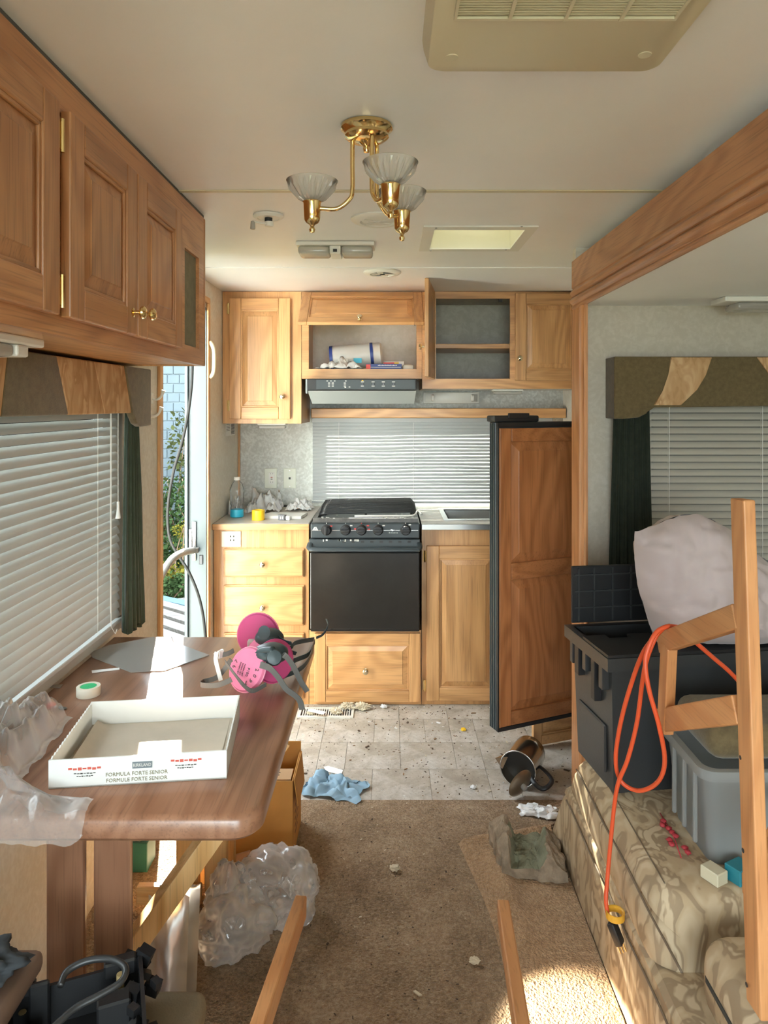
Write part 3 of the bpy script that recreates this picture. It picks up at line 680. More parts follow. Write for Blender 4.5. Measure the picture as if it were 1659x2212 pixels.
# range base drawer and sink cabinet
rb = T('oven_drawer_cabinet', 'oak base drawer unit directly under the black oven', 'cabinet', (KX(790), YK, 0))
facebox(rb, KX(668), KX(910), 0.0, KZ(1361), YK, [], 0.57)
kfront(rb, 680, 908, 1366, 1514, kn=(KX(790) - KX(680), KZ(1445) - KZ(1514)), name='drawer', st=0.055)
sk = T('sink_cabinet', 'oak sink cabinet to the right of the stove', 'cabinet', (KX(1010), YK, 0))
facebox(sk, KX(911), 0.97, 0.0, ZCT - 0.031, YK, [], 0.57, cut=((0.296, 0.704, 3.596, 3.924),))
kfront(sk, 921, 1090, 1178, 1511, kn=((1068 - 921) / F * YK, KZ(1431) - KZ(1511)), hg=((-0.008, (1511 - 1201) / F * YK), (-0.008, (1511 - 1480) / F * YK)), st=0.062)
kfront(sk, 1100, 1262, 1178, 1511, st=0.062)
# worktops
ct = T('countertop', 'grey laminate countertop with clutter left of the stove', 'countertop', (-0.6, 3.7, ZCT - 0.03))
b = B(); b.box(XL + 0.001, KX(669), YK - 0.02, YR - 0.001, ZCT - 0.03, ZCT, 0.004); b.build('top', M_COUNTER, ct)
b = B(); b.box(XL + 0.001, KX(669), YK - 0.026, YK - 0.02, ZCT - 0.03, ZCT - 0.001, 0.002); b.build('edge_strip', wood('oak', 'X'), ct)
ct2 = T('sink_counter', 'grey laminate worktop with inset steel sink under the blind', 'countertop', (0.5, 3.7, ZCT - 0.03))
b = B()
for p, q, r, s in cells(KX(910), 0.999, YK - 0.02, YR - 0.001, ((0.30, 0.70, 3.60, 3.92),)): b.box(p, q, r, s, ZCT - 0.03, ZCT)
b.build('top', M_COUNTER, ct2)
b = B(); b.box(KX(910), 0.999, YK - 0.026, YK - 0.02, ZCT - 0.03, ZCT - 0.001, 0.002); b.build('edge_strip', M_STEEL, ct2)
b = B(); b.box(0.30, 0.70, 3.60, 3.92, ZCT - 0.16, ZCT - 0.155)
for x0, x1, y0, y1 in ((0.30, 0.305, 3.60, 3.92), (0.695, 0.70, 3.60, 3.92), (0.30, 0.70, 3.60, 3.605), (0.30, 0.70, 3.915, 3.92)): b.box(x0, x1, y0, y1, ZCT - 0.155, ZCT + 0.004)
for p, q, r, s in cells(0.275, 0.725, 3.575, 3.96, ((0.305, 0.695, 3.605, 3.915),)): b.box(p, q, r, s, ZCT + 0.0005, ZCT + 0.004)
b.build('sink', M_STEEL, ct2)
# ------------------------------------------------------------------ stove
YS = YK - 0.03
st = T('stove', 'black gas stove and oven dusted with plaster under the range hood', 'stove', (KX(789), YS, KZ(1358)))
def SX(px): return PX(px, YS)
def SZ(py): return PZ(py, YS)
b = B(); b.box(SX(671), SX(906), YS + 0.004, YK + 0.55, KZ(1361) + 0.0003, SZ(1135), 0.003); b.build('body', M_BLACK, st)
b = B(); b.box(SX(671), SX(906), YS - 0.022, YS + 0.003, SZ(1357), SZ(1192), 0.004, 2); od = b.build('oven_door', plain('oven_glass', (0.022, 0.020, 0.018), 0.22, var=0.25, vscale=5), st)
b = B(); b.box(SX(669), SX(907), YS - 0.026, YS + 0.003, SZ(1190), SZ(1163), 0.004, 2); b.build('door_top', M_BLACKF, od)
b = B(); pts = [(SX(671), YS - 0.02, SZ(1172)), (SX(672), YS - 0.052, SZ(1180)), (SX(700), YS - 0.062, SZ(1181)), (SX(880), YS - 0.062, SZ(1181)), (SX(904), YS - 0.052, SZ(1180)), (SX(905), YS - 0.02, SZ(1172))]
b.tube(smooth_path(pts, 4), 0.014, 10, flat=0.6); b.build('oven_handle', M_BLACKF, od, smooth='auto')
for k in range(8):
    b = B(); xx = SX(740 + k * 20); b.box(xx, xx + 0.016, YS - 0.0275, YS - 0.0255, SZ(1170), SZ(1166)); b.build('vent_slot', M_DARKIN, od)
b = B(); b.box(SX(672), SX(906), YS - 0.02, YS + 0.05, SZ(1161), SZ(1130), 0.004, 2); cp = b.build('control_panel', M_BLACKF, st)
b = B(); b.box(SX(674), SX(903), YS - 0.0212, YS - 0.0199, SZ(1144.7), SZ(1143.6)); b.build('panel_line', M_STEEL, cp)
R90 = Matrix.Rotation(PI / 2, 3, 'X')
for k, px in enumerate((706, 747, 781, 817, 876)):
    c = (SX(px), YS - 0.02, SZ(1143)); b = B()
    b.lathe([(0.026, 0), (0.026, 0.006), (0.0225, 0.010), (0.021, 0.026), (0.019, 0.028)], 22, c, R90)
    kn = b.build('control_knob', M_BLACKP, cp, smooth='auto')
    b = B(); rr = Matrix.Rotation(0.0 if k else PI / 2, 3, 'Y'); b.box(c[0] - 0.021, c[0] + 0.021, c[1] - 0.040, c[1] - 0.026, c[2] - 0.006, c[2] + 0.006, 0.003, 2, R=rr); b.build('grip', M_BLACKP, kn, smooth='auto')
    b = B(); b.box(c[0] - 0.0015, c[0] + 0.0015, c[1] - 0.001, c[1] + 0.001, c[2] + 0.030, c[2] + 0.034); b.build('mark', M_WHITEP if k not in (2,) else M_RED, cp)
for px, py, m in ((716, 1135, M_RED), (795, 1134, M_RED), (768, 1141, M_RED), (797, 1142, M_RED), (759, 1134, M_WHITEP), (829, 1134, M_WHITEP), (885, 1132, M_WHITEP)):
    b = B(); b.box(SX(px) - 0.006, SX(px) + 0.006, YS - 0.0212, YS - 0.0199, SZ(py) - 0.003, SZ(py) + 0.003); b.build('mark', m, cp)
def tm(x, y, z, sc=1): return frame_of((x, y, z), (1, 0, 0), (0, 0, 1), (0, -1, 0))
b = B()
for k, (w_, h_) in enumerate(((0.005, 0.006), (0.003, 0.004), (0.003, 0.005), (0.004, 0.004), (0.004, 0.004), (0.003, 0.005), (0.003, 0.004), (0.004, 0.004))):
    xx = SX(840) + k * 0.0056; b.box(xx, xx + w_, YS - 0.0213, YS - 0.0199, SZ(1150.4), SZ(1150.4) + h_)
b.build('faint_lettering', plain('dim_print', (0.35, 0.38, 0.36), 0.5), cp)
b = B()                                                # maker's emblem: two leaning strokes and a spot
e = [(675.5, 1144), (680, 1136.5), (683.5, 1136.5), (679, 1144)], [(688.5, 1144), (684, 1136.5), (680.8, 1136.5), (685, 1144)], [(679.5, 1144), (682, 1140.5), (684.5, 1144)]
for pl in e: b.prism([(SX(x), YS - 0.0203, SZ(y)) for x, y in pl], (0, -0.001, 0))
b.build('emblem', M_WHITEP, cp)
b = B(); pl = [(841, 1144), (846, 1141), (850, 1143), (853, 1141.5), (848, 1146), (845, 1144)]; b.prism([(SX(x), YS - 0.0213, SZ(y)) for x, y in pl], (0, -0.0008, 0)); b.build('emblem', M_STEEL, cp)
# cooktop, tray and ribbed grate
z0 = ZCT + 0.004
b = B(); b.box(SX(671), SX(907), YS - 0.01, YK + 0.52, z0 - 0.03, z0, 0.004); b.build('cooktop', M_BLACK, st)
def rim(x0, x1, y0, y1, za, zb, s):
    b = B(); o1 = [(x0, y0), (x1, y0), (x1, y1), (x0, y1)]; o2 = [(x0 + s, y0 + s), (x1 - s, y0 + s), (x1 - s, y1 - s), (x0 + s, y1 - s)]
    A = [b.v((x, y, za)) for x, y in o1]; Q = [b.v((x, y, zb)) for x, y in o2]; A2 = [b.v((x, y, zb)) for x, y in o1]
    for k in range(4): b.f([A[k], A[(k + 1) % 4], A2[(k + 1) % 4], A2[k]]); b.f([A2[k], A2[(k + 1) % 4], Q[(k + 1) % 4], Q[k]])
    return b
b = rim(SX(675), SX(904), YS + 0.02, YK + 0.50, z0, z0 + 0.022, 0.02); b.build('burner_tray', plain('dusty_enamel', (0.12, 0.11, 0.10), 0.4, var=0.5, vscale=20), st)
gb = B(); ya, yb = YS + 0.13, YK + 0.45; za, zb = z0 + 0.024, z0 + 0.046
n = 15; g0 = None
for k in range(n):
    t = k / (n - 1); yy = ya + (yb - ya) * t; zz = za + (zb - za) * min(1, t * 1.8)
    b = B(); b.tube([(SX(684), yy, zz), (SX(698), yy, zz + 0.004), (SX(892), yy, zz + 0.012), (SX(902), yy, zz - 0.01)], 0.0045, 6); b.build('grate_bar', M_BLACK, st, smooth=True)
for px in (698, 788, 890):
    b = B(); b.tube([(SX(px), ya, za - 0.003), (SX(px), ya + (yb - ya) * 0.55, zb + 0.002), (SX(px), yb, zb + 0.004)], 0.005, 6); b.build('grate_rib', M_BLACK, st, smooth=True)
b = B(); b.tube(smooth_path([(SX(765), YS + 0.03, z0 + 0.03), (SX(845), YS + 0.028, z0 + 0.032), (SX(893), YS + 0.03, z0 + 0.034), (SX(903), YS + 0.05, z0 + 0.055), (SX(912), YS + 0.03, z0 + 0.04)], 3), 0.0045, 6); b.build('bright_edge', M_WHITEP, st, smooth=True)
b = B(); rnd = random.Random(11)
for k in range(90):
    x, yv = rnd.uniform(SX(690), SX(890)), rnd.choice((rnd.uniform(YS + 0.03, YS + 0.12), rnd.uniform(YS + 0.0, YS + 0.45)))
    s = rnd.uniform(0.001, 0.005); zz = z0 + 0.0225 if yv < YS + 0.04 else z0 + 0.002; b.box(x, x + s * 2, yv, yv + s, zz, zz + s * 0.6)
for k in range(10):
    x = SX(690 + rnd.random() * 90); b.box(x, x + rnd.uniform(0.004, 0.014), YS - 0.027 - 0.001, YS - 0.0255, SZ(1166 + rnd.random() * 2), SZ(1163))
o = b.build('plaster_crumbs', M_WHITEP, st); o['kind'] = 'stuff'

# ------------------------------------------------------------------ upper cabinets
DPT = YR - YU - 0.002
ua = T('wall_cabinet', 'tall oak wall cabinet with closed door above the countertop clutter', 'cabinet', (UX(566), YU, UZ(914)))
facebox(ua, XL + 0.002, UX(651), UZ(915), ZC - 0.002, YU, [], DPT)
kfront(ua, 497, 628, 645, 905, Y=YU, kn=((612 - 497) / F * YU, (905 - 857) / F * YU), hg=((-0.008, (905 - 667) / F * YU), (-0.008, (905 - 876) / F * YU)), st=0.06)
M_CABIN = wallpaper('cabinet_lining', (0.46, 0.44, 0.39), (0.53, 0.51, 0.46), 0.4, 15)
M_CABIW = wallpaper('white_lining', (0.74, 0.72, 0.67), (0.80, 0.78, 0.74), 0.4, 15)
ub = T('flip_cabinet', 'oak wall cabinet above the range hood with its door flipped up', 'cabinet', (UX(780), YU, UZ(818)))
x0, x1 = UX(652), UX(911.5)
facebox(ub, x0, x1, UZ(818), ZC - 0.002, YU, [(UX(667), UX(900), UZ(797), UZ(650))], DPT, inner=M_CABIW)
ang = math.radians(50.2); hh, ww = 0.281, (911 - 655) / F * YU
Nn = Vector((0, -math.cos(ang), math.sin(ang))); Vv = Vector((0, math.sin(ang), math.cos(ang)))
top = Vector((UX(655), YU - 0.004, UZ(638))); M = Matrix((Vector((1, 0, 0)), Nn, Vv)).transposed().to_4x4(); M.translation = top - Vv * hh
fd = raised_door(ub, M, ww, hh, st=0.045, kn=(ww * 0.49, 0.018))
for px in (680, 878):
    b = B(); b.box(UX(px) - 0.016, UX(px) + 0.016, YU - 0.012, YU - 0.001, UZ(640), UZ(637), 0.001); b.build('hinge', M_BRASS, fd)
for px in (670, 896):
    b = B(); b.beam((UX(px), YU + 0.02, UZ(700)), (UX(px), YU - 0.11, UZ(704)), 0.006, 0.014); b.build('lid_stay', plain('stay_metal', (0.08, 0.08, 0.08), 0.4, 0.6), ub)
uc = T('open_cabinet', 'oak wall cabinet with one door swung open above the sink', 'cabinet', (0.55, YU, UZ(840)))
xc = 0.995
facebox(uc, UX(912), xc, UZ(840), ZC - 0.002, YU, [(UX(942), UX(1102), UZ(818), UZ(645))], DPT, inner=M_CABIN)
b = B(); b.box(UX(914), xc - 0.018, YU + 0.022, YR - 0.03, UZ(752), UZ(742), 0.002); b.build('shelf', wood('oak', 'X'), uc)
kfront(uc, 1112, 1256, 634, 822, Y=YU, kn=(0.02, (822 - 775) / F * YU), st=0.055)
b = B(); b.box(UX(1079), UX(1087), YU + 0.02, YU + 0.03, UZ(651), UZ(644)); b.build('catch', M_DARKIN, uc)
# the open door: hinged on its left edge, swung out towards the room
hp = Vector((UX(940), YU - 0.002, UZ(820))); wd = (1104 - 938) / F * YU; a = math.radians(98)
U = Vector((math.cos(a), -math.sin(a), 0)); Nn = Vector((-math.sin(a), -math.cos(a), 0)); M = frame_of(hp, U, Nn, (0, 0, 1))
od2 = raised_door(uc, M, wd, UZ(630) - UZ(820), st=0.055, kn=(wd - 0.02, 0.14))
b = B(); b.box(UX(918), UX(925), YU - 0.13, YU - 0.12, UZ(622), UZ(618)); b.build('catch', M_DARKIN, od2)
# range hood
hd = T('range_hood', 'black range hood with a row of small switches', 'range hood', (UX(780), 3.62, UZ(866)))
YH = 3.60
def HX(px): return PX(px, YH)
def HZ(py): return PZ(py, YH)
b = B(); b.box(HX(663), HX(900), YH, YR - 0.02, HZ(843), HZ(818) , 0.003); hb = b.build('hood_body', M_BLACKP, hd)
b = B(); q0 = [(HX(664), YH + 0.004, HZ(844)), (HX(899), YH + 0.004, HZ(844)), (HX(899), YR - 0.03, HZ(844)), (HX(664), YR - 0.03, HZ(844))]
q1 = [(HX(670), YH + 0.10, HZ(872)), (HX(896), YH + 0.10, HZ(872)), (HX(899), YR - 0.03, HZ(872)), (HX(664), YR - 0.03, HZ(872))]
A = [b.v(p) for p in q0]; Q = [b.v(p) for p in q1]
for k in range(4): b.f([A[k], A[(k + 1) % 4], Q[(k + 1) % 4], Q[k]])
b.f(A); b.f(Q); b.build('hood_skirt', plain('smoked_plastic', (0.34, 0.36, 0.35), 0.3), hd)
b = B(); b.box(HX(683), HX(897), YH - 0.003, YH + 0.001, HZ(841), HZ(820), 0.001); pn = b.build('switch_panel', M_BLACKF, hd)
b = B(); b.box(HX(660), HX(664), YH + 0.002, YH + 0.03, HZ(850), HZ(819), 0.001); b.build('end_cap', plain('grey_cap', (0.25, 0.27, 0.28), 0.4), hd)
for px, py in ((783, 830), (806, 830), (828, 830), (850, 830)):
    b = B(); b.box(HX(px) - 0.006, HX(px) + 0.006, YH - 0.0075, YH - 0.003, HZ(py) - 0.007, HZ(py) + 0.007, 0.001); b.build('switch', M_BLACK, pn)
    for dy in (-5, 4):
        b = B(); b.box(HX(px) - 0.008, HX(px) + 0.008, YH - 0.0036, YH - 0.0028, HZ(py + dy) - 0.0018, HZ(py + dy) + 0.0018); b.build('mark', M_WHITEP, pn)
for px in (711, 719, 745):
    for k in range(4 if px < 740 else 4):
        b = B(); b.box(HX(px) - 0.0055, HX(px) + 0.0055, YH - 0.0036, YH - 0.0028, HZ(826.5 + k * 2.7) - 0.0012, HZ(826.5 + k * 2.7) + 0.0012); b.build('mark', M_WHITEP, pn)
for px, py in ((707, 823), (715, 823), (723, 823), (747, 823), (755, 836), (746, 837), (783, 822)):
    b = B(); b.box(HX(px) - 0.004, HX(px) + 0.004, YH - 0.0036, YH - 0.0028, HZ(py) - 0.002, HZ(py) + 0.002); b.build('mark', M_WHITEP if py > 822 else M_YELLOW, pn)
# window head valance board and the two undershelf fittings
b = B(); b.box(UX(671) * 1.08 - 0.0, 0.996, 3.985, YR - 0.002, PZ(903, 3.985), PZ(882, 3.985), 0.005, 2)
alone(b.build('window_pelmet', wood('oak', 'X')), 'long oak pelmet board above the kitchen blind', 'pelmet')
def paper_holder():
    t = T('paper_towel_holder', 'beige plastic paper towel holder below the open cabinet', 'towel holder', (PX(975, 4.0), 4.0, PZ(872, 4.0)))
    Yh = 4.06; x0, x1, z0, z1 = PX(914, Yh), PX(1036, Yh), PZ(872, Yh), PZ(847, Yh)
    b = B(); b.box(x0, x1, Yh, YR - 0.001, z0, z1, 0.006, 2); b.build('back_plate', M_WHITEP, t, smooth='auto')
    for s, xx in ((1, x0 + 0.012), (-1, x1 - 0.012)):
        b = B(); b.grid(lambda u, v: (xx + s * 0.035 * math.sin(u * PI / 2) * 1.0, Yh - 0.075 * u, z0 + 0.012 + (z1 - z0 - 0.024) * v + 0), 8, 4)
        b.grid(lambda u, v: (xx + s * (0.035 * math.sin(u * PI / 2) + 0.007), Yh - 0.075 * u, z0 + 0.012 + (z1 - z0 - 0.024) * v), 8, 4)
        b.lathe([(0.018, -0.006), (0.018, 0.006)], 14, (xx + s * 0.038, Yh - 0.075, (z0 + z1) / 2), Matrix.Rotation(PI / 2, 3, 'Y')); b.build('arm', M_WHITEP, t, smooth='auto')
paper_holder()
def strip_light(name, label, x0, x1, z1, Y, d=0.07, h=0.028):
    t = T(name, label, 'light', ((x0 + x1) / 2, Y, z1 - h))
    b = B(); b.box(x0, x1, Y, Y + d, z1 - h * 0.35, z1 - 0.0005, 0.003, 2); b.build('housing', M_WHITEP, t)
    b = B(); b.box(x0 + 0.006, x1 - 0.006, Y + 0.004, Y + d - 0.004, z1 - h, z1 - h * 0.36, 0.006, 2); b.build('lens', M_LENS, t); return t
strip_light('under_cabinet_light', 'small white light fitting under the tall wall cabinet', PX(556, 3.75), PX(617, 3.75), UZ(915), 3.75)
strip_light('under_cabinet_light', 'small white light fitting under the open wall cabinet', PX(1066, 3.75), PX(1131, 3.75), UZ(840), 3.75)
# contents of the flip-up cabinet
zs = UZ(799)
b = B(); b.box(UX(656), UX(907), YU + 0.0195, YR - 0.012, UZ(818) + 0.0155, zs - 0.0003); b.build('shelf', M_CABIW, ub)
t = T('paper_towel_pack', 'plastic wrapped paper towel roll lying in the flipped-open cabinet', 'paper towels', (UX(766), 3.80, zs))
R = Matrix.Rotation(PI / 2, 3, 'Y'); tl = Matrix.Rotation(math.radians(-5), 3, 'Y')
b = B(); b.lathe([(0.03, -0.14), (0.055, -0.14), (0.064, -0.13), (0.066, 0), (0.064, 0.13), (0.055, 0.14), (0.03, 0.14)], 28, (UX(767), 3.83, zs + 0.0805), tl @ R); b.build('roll', plain('wrapped_paper', (0.70, 0.69, 0.66), 0.35, bmp=0.5, bscale=18), t, smooth='auto')
for px, a0 in ((712, -0.1), (802, 0.1)):
    b = B(); ring = []
    b.lathe([(0.0672, -0.008), (0.0672, 0.008)], 28, Vector((UX(px), 3.83, zs + 0.0805 + (UX(px) - UX(767)) * math.tan(math.radians(5)))), tl @ R, cap=False); b.build('printed_band', M_NAVY, t, smooth='auto')
b = B(); b.box(UX(727), UX(750), 3.762, 3.765, zs + 0.036, zs + 0.062, 0.0005); b.build('printed_label', M_WHITEP, t)
b = B(); b.box(UX(762), UX(780), 3.762, 3.765, zs + 0.040, zs + 0.066, 0.0005); b.build('printed_label', M_CYAN, t)
t = T('wrap_box', 'navy and red box of food wrap in the flipped-open cabinet', 'box', (UX(830), 3.74, zs))
b = B(); b.box(UX(790), UX(868), 3.715, 3.765, zs, zs + 0.033, 0.001); b.build('carton', M_NAVY, t)
b = B(); b.box(UX(790), UX(800), 3.7135, 3.7145, zs + 0.001, zs + 0.03); b.build('red_corner', M_RED, t)
b = B()
for k in range(14): xx = UX(816) + k * 0.0072; b.box(xx, xx + 0.0055, 3.7138, 3.7149, zs + 0.0235, zs + 0.0235 + 0.003 + 0.001 * (k % 2))
b.build('faint_lettering', M_WHITEP, t)
b = B(); b.box(UX(796), UX(866), 3.7138, 3.7149, zs + 0.0145, zs + 0.0165); b.build('white_stripe', M_WHITEP, t)
t = T('flat_carton', 'flat red and yellow carton behind the navy wrap box', 'box', (UX(850), 3.83, zs))
b = B(); b.box(UX(828), UX(874), 3.80, 3.90, zs, zs + 0.052, 0.002); b.build('carton', M_WHITEP, t)
b = B(); b.box(UX(828), UX(852), 3.7988, 3.7999, zs + 0.032, zs + 0.047); b.build('red_band', M_RED, t)
b = B(); b.box(UX(852), UX(862), 3.7988, 3.7999, zs + 0.032, zs + 0.047); b.build('yellow_band', M_YELLOW, t)
def crumple(name, mat, c, sx, sy, h, seed, parent=None, nu=34, nv=24, rz=0.0, edge=0.35, th=0.001, freq=5.0):
    """crumpled sheet lying around c: creased relief, ragged outline"""
    Rz = Matrix.Rotation(rz, 3, 'Z'); b = B()
    def fn(u, v, off):
        a = u * 2 - 1; d = v * 2 - 1
        p = Vector((a * freq * 0.5 + seed * 7.1, d * freq * 0.5 * sy / sx + seed * 2.3, seed * 1.3))
        e = noise.noise(Vector((a * 2.2 + seed, d * 2.2, 9))) * edge; e2 = noise.noise(Vector((a * 2.2, d * 2.2 + seed, 3))) * edge
        r = abs(noise.noise(p)) * 1.2 + abs(noise.noise(p * 2.1)) * 0.6 + abs(noise.noise(p * 4.3)) * 0.25
        fall = max(0.0, 1 - max(abs(a), abs(d)) ** 3)
        x = (a + e) * sx; yv = (d + e2) * sy; z = h * (0.06 + r * (0.25 + 0.75 * fall)) * 0.9 + off
        return Vector(c) + Rz @ Vector((x, yv, z))
    b.grid(lambda u, v: fn(u, v, 0.0005), nu, nv); b.grid(lambda u, v: fn(u, v, 0.0005 + th), nu, nv)
    return b.build(name, mat, parent, smooth=True)
o = crumple('plastic_wrap', M_PAPER, (UX(734), 3.715, zs), 0.105, 0.04, 0.07, 3); alone(o, 'crumpled white plastic film hanging over the flipped-open cabinet ledge', 'plastic wrap')
b = B(); b.box(UX(870), UX(895), 3.725, 3.79, zs, zs + 0.03, 0.01, 2); alone(b.build('foam_tray', M_WHITEP, None, smooth='auto'), 'small white rounded tray beside the wrap box', 'tray')

# rear wall plates, stickers
def plate(name, label, px, py, Y, slots):
    x, z = PX(px, Y), PZ(py, Y); t = T(name, label, 'outlet', (x, Y, z - 0.057))
    b = B(); b.box(x - 0.036, x + 0.036, Y - 0.006, Y - 0.0005, z - 0.057, z + 0.057, 0.003, 2); p = b.build('plate', M_IVORY, t)
    for dx, dz, w, h, m, nm in slots:
        b = B(); b.box(x + dx - w / 2, x + dx + w / 2, Y - 0.0085, Y - 0.0058, z + dz - h / 2, z + dz + h / 2, 0.0005); b.build(nm, m, t)
plate('wall_outlet', 'white wall outlet with red reset button above the counter', 585, 1033, YR, [(0.006, 0, 0.034, 0.068, M_WHITEP, 'receptacle'), (0.0, 0.027, 0.003, 0.008, M_INK, 'slot'), (0.012, 0.027, 0.003, 0.008, M_INK, 'slot'), (0.006, 0.006, 0.012, 0.006, M_RED, 'reset_button'), (0.006, -0.004, 0.012, 0.006, M_INK, 'test_button'), (0.0, -0.022, 0.003, 0.008, M_INK, 'slot'), (0.012, -0.022, 0.003, 0.008, M_INK, 'slot')])
plate('phone_jack', 'ivory phone jack plate next to the wall outlet', 626, 1033, YR, [(0.0, 0.0, 0.011, 0.012, M_INK, 'jack'), (0.012, 0, 0.008, 0.02, M_WHITEP, 'cover_tab'), (0, 0.045, 0.005, 0.005, M_STEEL, 'screw'), (0, -0.045, 0.005, 0.005, M_STEEL, 'screw')])
t = T('wall_sticker', 'small printed barcode sticker on the wall beside the tall cabinet', 'sticker', (XL + 0.001, 3.9, 1.29))
ya, yb = 0.864 * F / (840 - 487), 0.864 * F / (840 - 507)
b = B(); b.box(XL + 0.0004, XL + 0.0012, ya, yb, PZ(944, 3.7), PZ(914, 3.7)); b.build('paper', M_WHITEP, t)
for k in range(9):
    zz = PZ(918 + k * 2.7, 3.7); b = B(); b.box(XL + 0.0012, XL + 0.0016, ya + 0.13, yb - 0.01, zz - 0.004, zz); b.build('bar', M_INK, t)
for k in range(5):
    zz = PZ(918 + k * 3.4, 3.7); b = B(); b.box(XL + 0.0012, XL + 0.0016, ya + 0.02, ya + 0.10, zz - 0.002, zz); b.build('print_line', M_INK, t)

# counter clutter
def oc(px, py): return onz(px, py, ZCT)
c = oc(512, 1117); t = T('water_bottle', 'clear plastic water bottle with blue label on the countertop', 'bottle', c)
sc = 0.205 / 0.205
prof = [(0.030, 0), (0.033, 0.004), (0.033, 0.03), (0.033, 0.05), (0.030, 0.055), (0.034, 0.07), (0.036, 0.10), (0.035, 0.118), (0.037, 0.13), (0.036, 0.145), (0.028, 0.17), (0.016, 0.186), (0.0125, 0.192), (0.0125, 0.2)]
b = B(); b.lathe(prof, 28, c, wob=lambda j, k: 1 + (0.03 * math.sin(k * 1.9 + j) if 5 <= j <= 8 else 0)); b.build('bottle_body', M_BOTTLE, t, smooth=True)
b = B(); b.lathe([(0.0338, 0.003), (0.0340, 0.004), (0.0340, 0.040), (0.0338, 0.041)], 28, c, cap=False); b.build('label_band', M_CYAN, t, smooth='auto')
b = B(); b.lathe([(0.0165, 0.192), (0.0165, 0.206), (0.0155, 0.208), (0.0005, 0.2085)], 20, c); b.build('cap', M_WHITEP, t, smooth='auto')
c = oc(558, 1123); b = B(); b.lathe([(0.030, 0.0), (0.032, 0.001), (0.032, 0.050), (0.030, 0.051), (0.020, 0.051), (0.020, 0.0)], 24, c); alone(b.build('tape_roll', M_YELLOW, None, smooth='auto'), 'yellow tape roll standing on the countertop', 'tape')
alone(crumple('plastic_bag', M_FILM, (XL + 0.040, 3.835, ZCT - 0.0135), 0.026, 0.085, 0.13, 11, rz=0.0), 'crumpled clear bag behind the water bottle by the wall', 'plastic bag')
alone(crumple('plastic_wrapper', M_FILM, oc(571, 1103) - Vector((0, 0, 0.0135)), 0.092, 0.085, 0.15, 12), 'crumpled clear plastic wrapper beside the yellow tape', 'plastic wrap')
alone(crumple('tissue', M_PAPER, oc(647, 1101) - Vector((0, 0, 0.003)), 0.068, 0.06, 0.075, 13), 'crumpled white tissue next to the stove', 'tissue')
a, b2, c2, d2 = oc(562, 1120), oc(650, 1121), oc(664, 1113), oc(585, 1112)
b = B(); b.prism([a, b2, c2, d2], (0, 0, 0.014)); alone(b.build('white_tray', M_WHITEP), 'shallow white tray lying on the countertop', 'tray')
t = T('small_carton', 'tiny dark and white carton in front of the white tray', 'box', oc(612, 1123))
c = oc(610, 1123); Rz = Matrix.Rotation(-0.4, 3, 'Z')
b = B(); b.box(c.x - 0.018, c.x + 0.018, c.y - 0.012, c.y + 0.012, c.z, c.z + 0.026, 0.001, R=Rz); b.build('carton', plain('grey_print', (0.15, 0.15, 0.16), 0.5), t)
b = B(); b.box(c.x + 0.019, c.x + 0.045, c.y - 0.018, c.y + 0.006, c.z, c.z + 0.022, 0.006, 2, R=Rz); b.build('white_plug', M_WHITEP, t, smooth='auto')
for dx in (-0.008, 0.001):
    b = B(); b.box(c.x + dx, c.x + dx + 0.005, c.y - 0.019, c.y - 0.0165, c.z + 0.006, c.z + 0.02); b.build('white_print', M_WHITEP, t)
b = B(); b.tube([(-0.615, 4.045, ZCT + 0.0058), (-0.580, 4.048, ZCT + 0.0058)], 0.006, 8); alone(b.build('marker_pen', M_BLACKP, None, smooth=True), 'black pen lying at the back of the countertop', 'pen')
# ------------------------------------------------------------------ left overhead cabinet
XF = -0.572; YE = 2.21; ZB = 1.591
lc = T('overhead_cabinet', 'long oak overhead cabinet above the dinette window', 'cabinet', (-0.72, 1.2, ZB))
def YF(px, X=XF): return -X * F / (CX - px)
def ofr(y, z): return frame_of((XF, y, z), (0, 1, 0), (1, 0, 0), (0, 0, 1))
hole = (YF(399), YF(430), 1.64, 1.912)
b = B(); b.box(XL + 0.001, XF - 0.019, -0.3, YE - 0.001, ZB + 0.004, ZB + 0.018); b.build('bottom_panel', wood('oak', 'Y'), lc)
b = B(); b.box(XL + 0.001, XF - 0.001, YE - 0.016, YE, ZB, ZC - 0.012, 0.002); b.build('side_panel', wood('oak', 'Z'), lc)
b = B(); b.box(XL + 0.001, XF - 0.02, -0.3, YE - 0.017, ZC - 0.03, ZC - 0.014); b.build('top_panel', wood('oak', 'Y'), lc)
b = B()
for p, q, r, s in cells(-0.3, YE - 0.016, ZB, ZC - 0.012, (hole,)): b.box(XF - 0.019, XF, p, q, r, s)
b.build('face_frame', wood('oakred', 'Y'), lc)
b = B(); b.box(XF - 0.024, XF + 0.001, YE - 0.0155, YE + 0.002, ZB, ZC - 0.012, 0.003, 2); b.build('end_stile', wood('oakred', 'Z'), lc)
b = B(); b.box(XF - 0.014, XF - 0.010, hole[0] - 0.004, hole[1] + 0.004, hole[2] - 0.004, hole[3] + 0.004); b.build('fabric_panel', plain('olive_cloth', (0.26, 0.23, 0.15), 0.95, var=0.2, vscale=40, bmp=0.3, bscale=200), lc)
ZD0, ZD1 = 1.622, 1.982
for y0, y1, kn, hg in ((0.42, 0.80, None, None), (0.83, 1.196, None, None), (1.235, 1.562, (0.30, 0.028 + 0.02), ((-0.004, 0.045), (-0.004, 0.315))), (1.570, 1.905, (0.028, 0.052), None)):
    raised_door(lc, ofr(y0, ZD0), y1 - y0, ZD1 - ZD0, kn=kn, hg=hg, st=0.058, kind='oakred', kmat=M_BRASS)
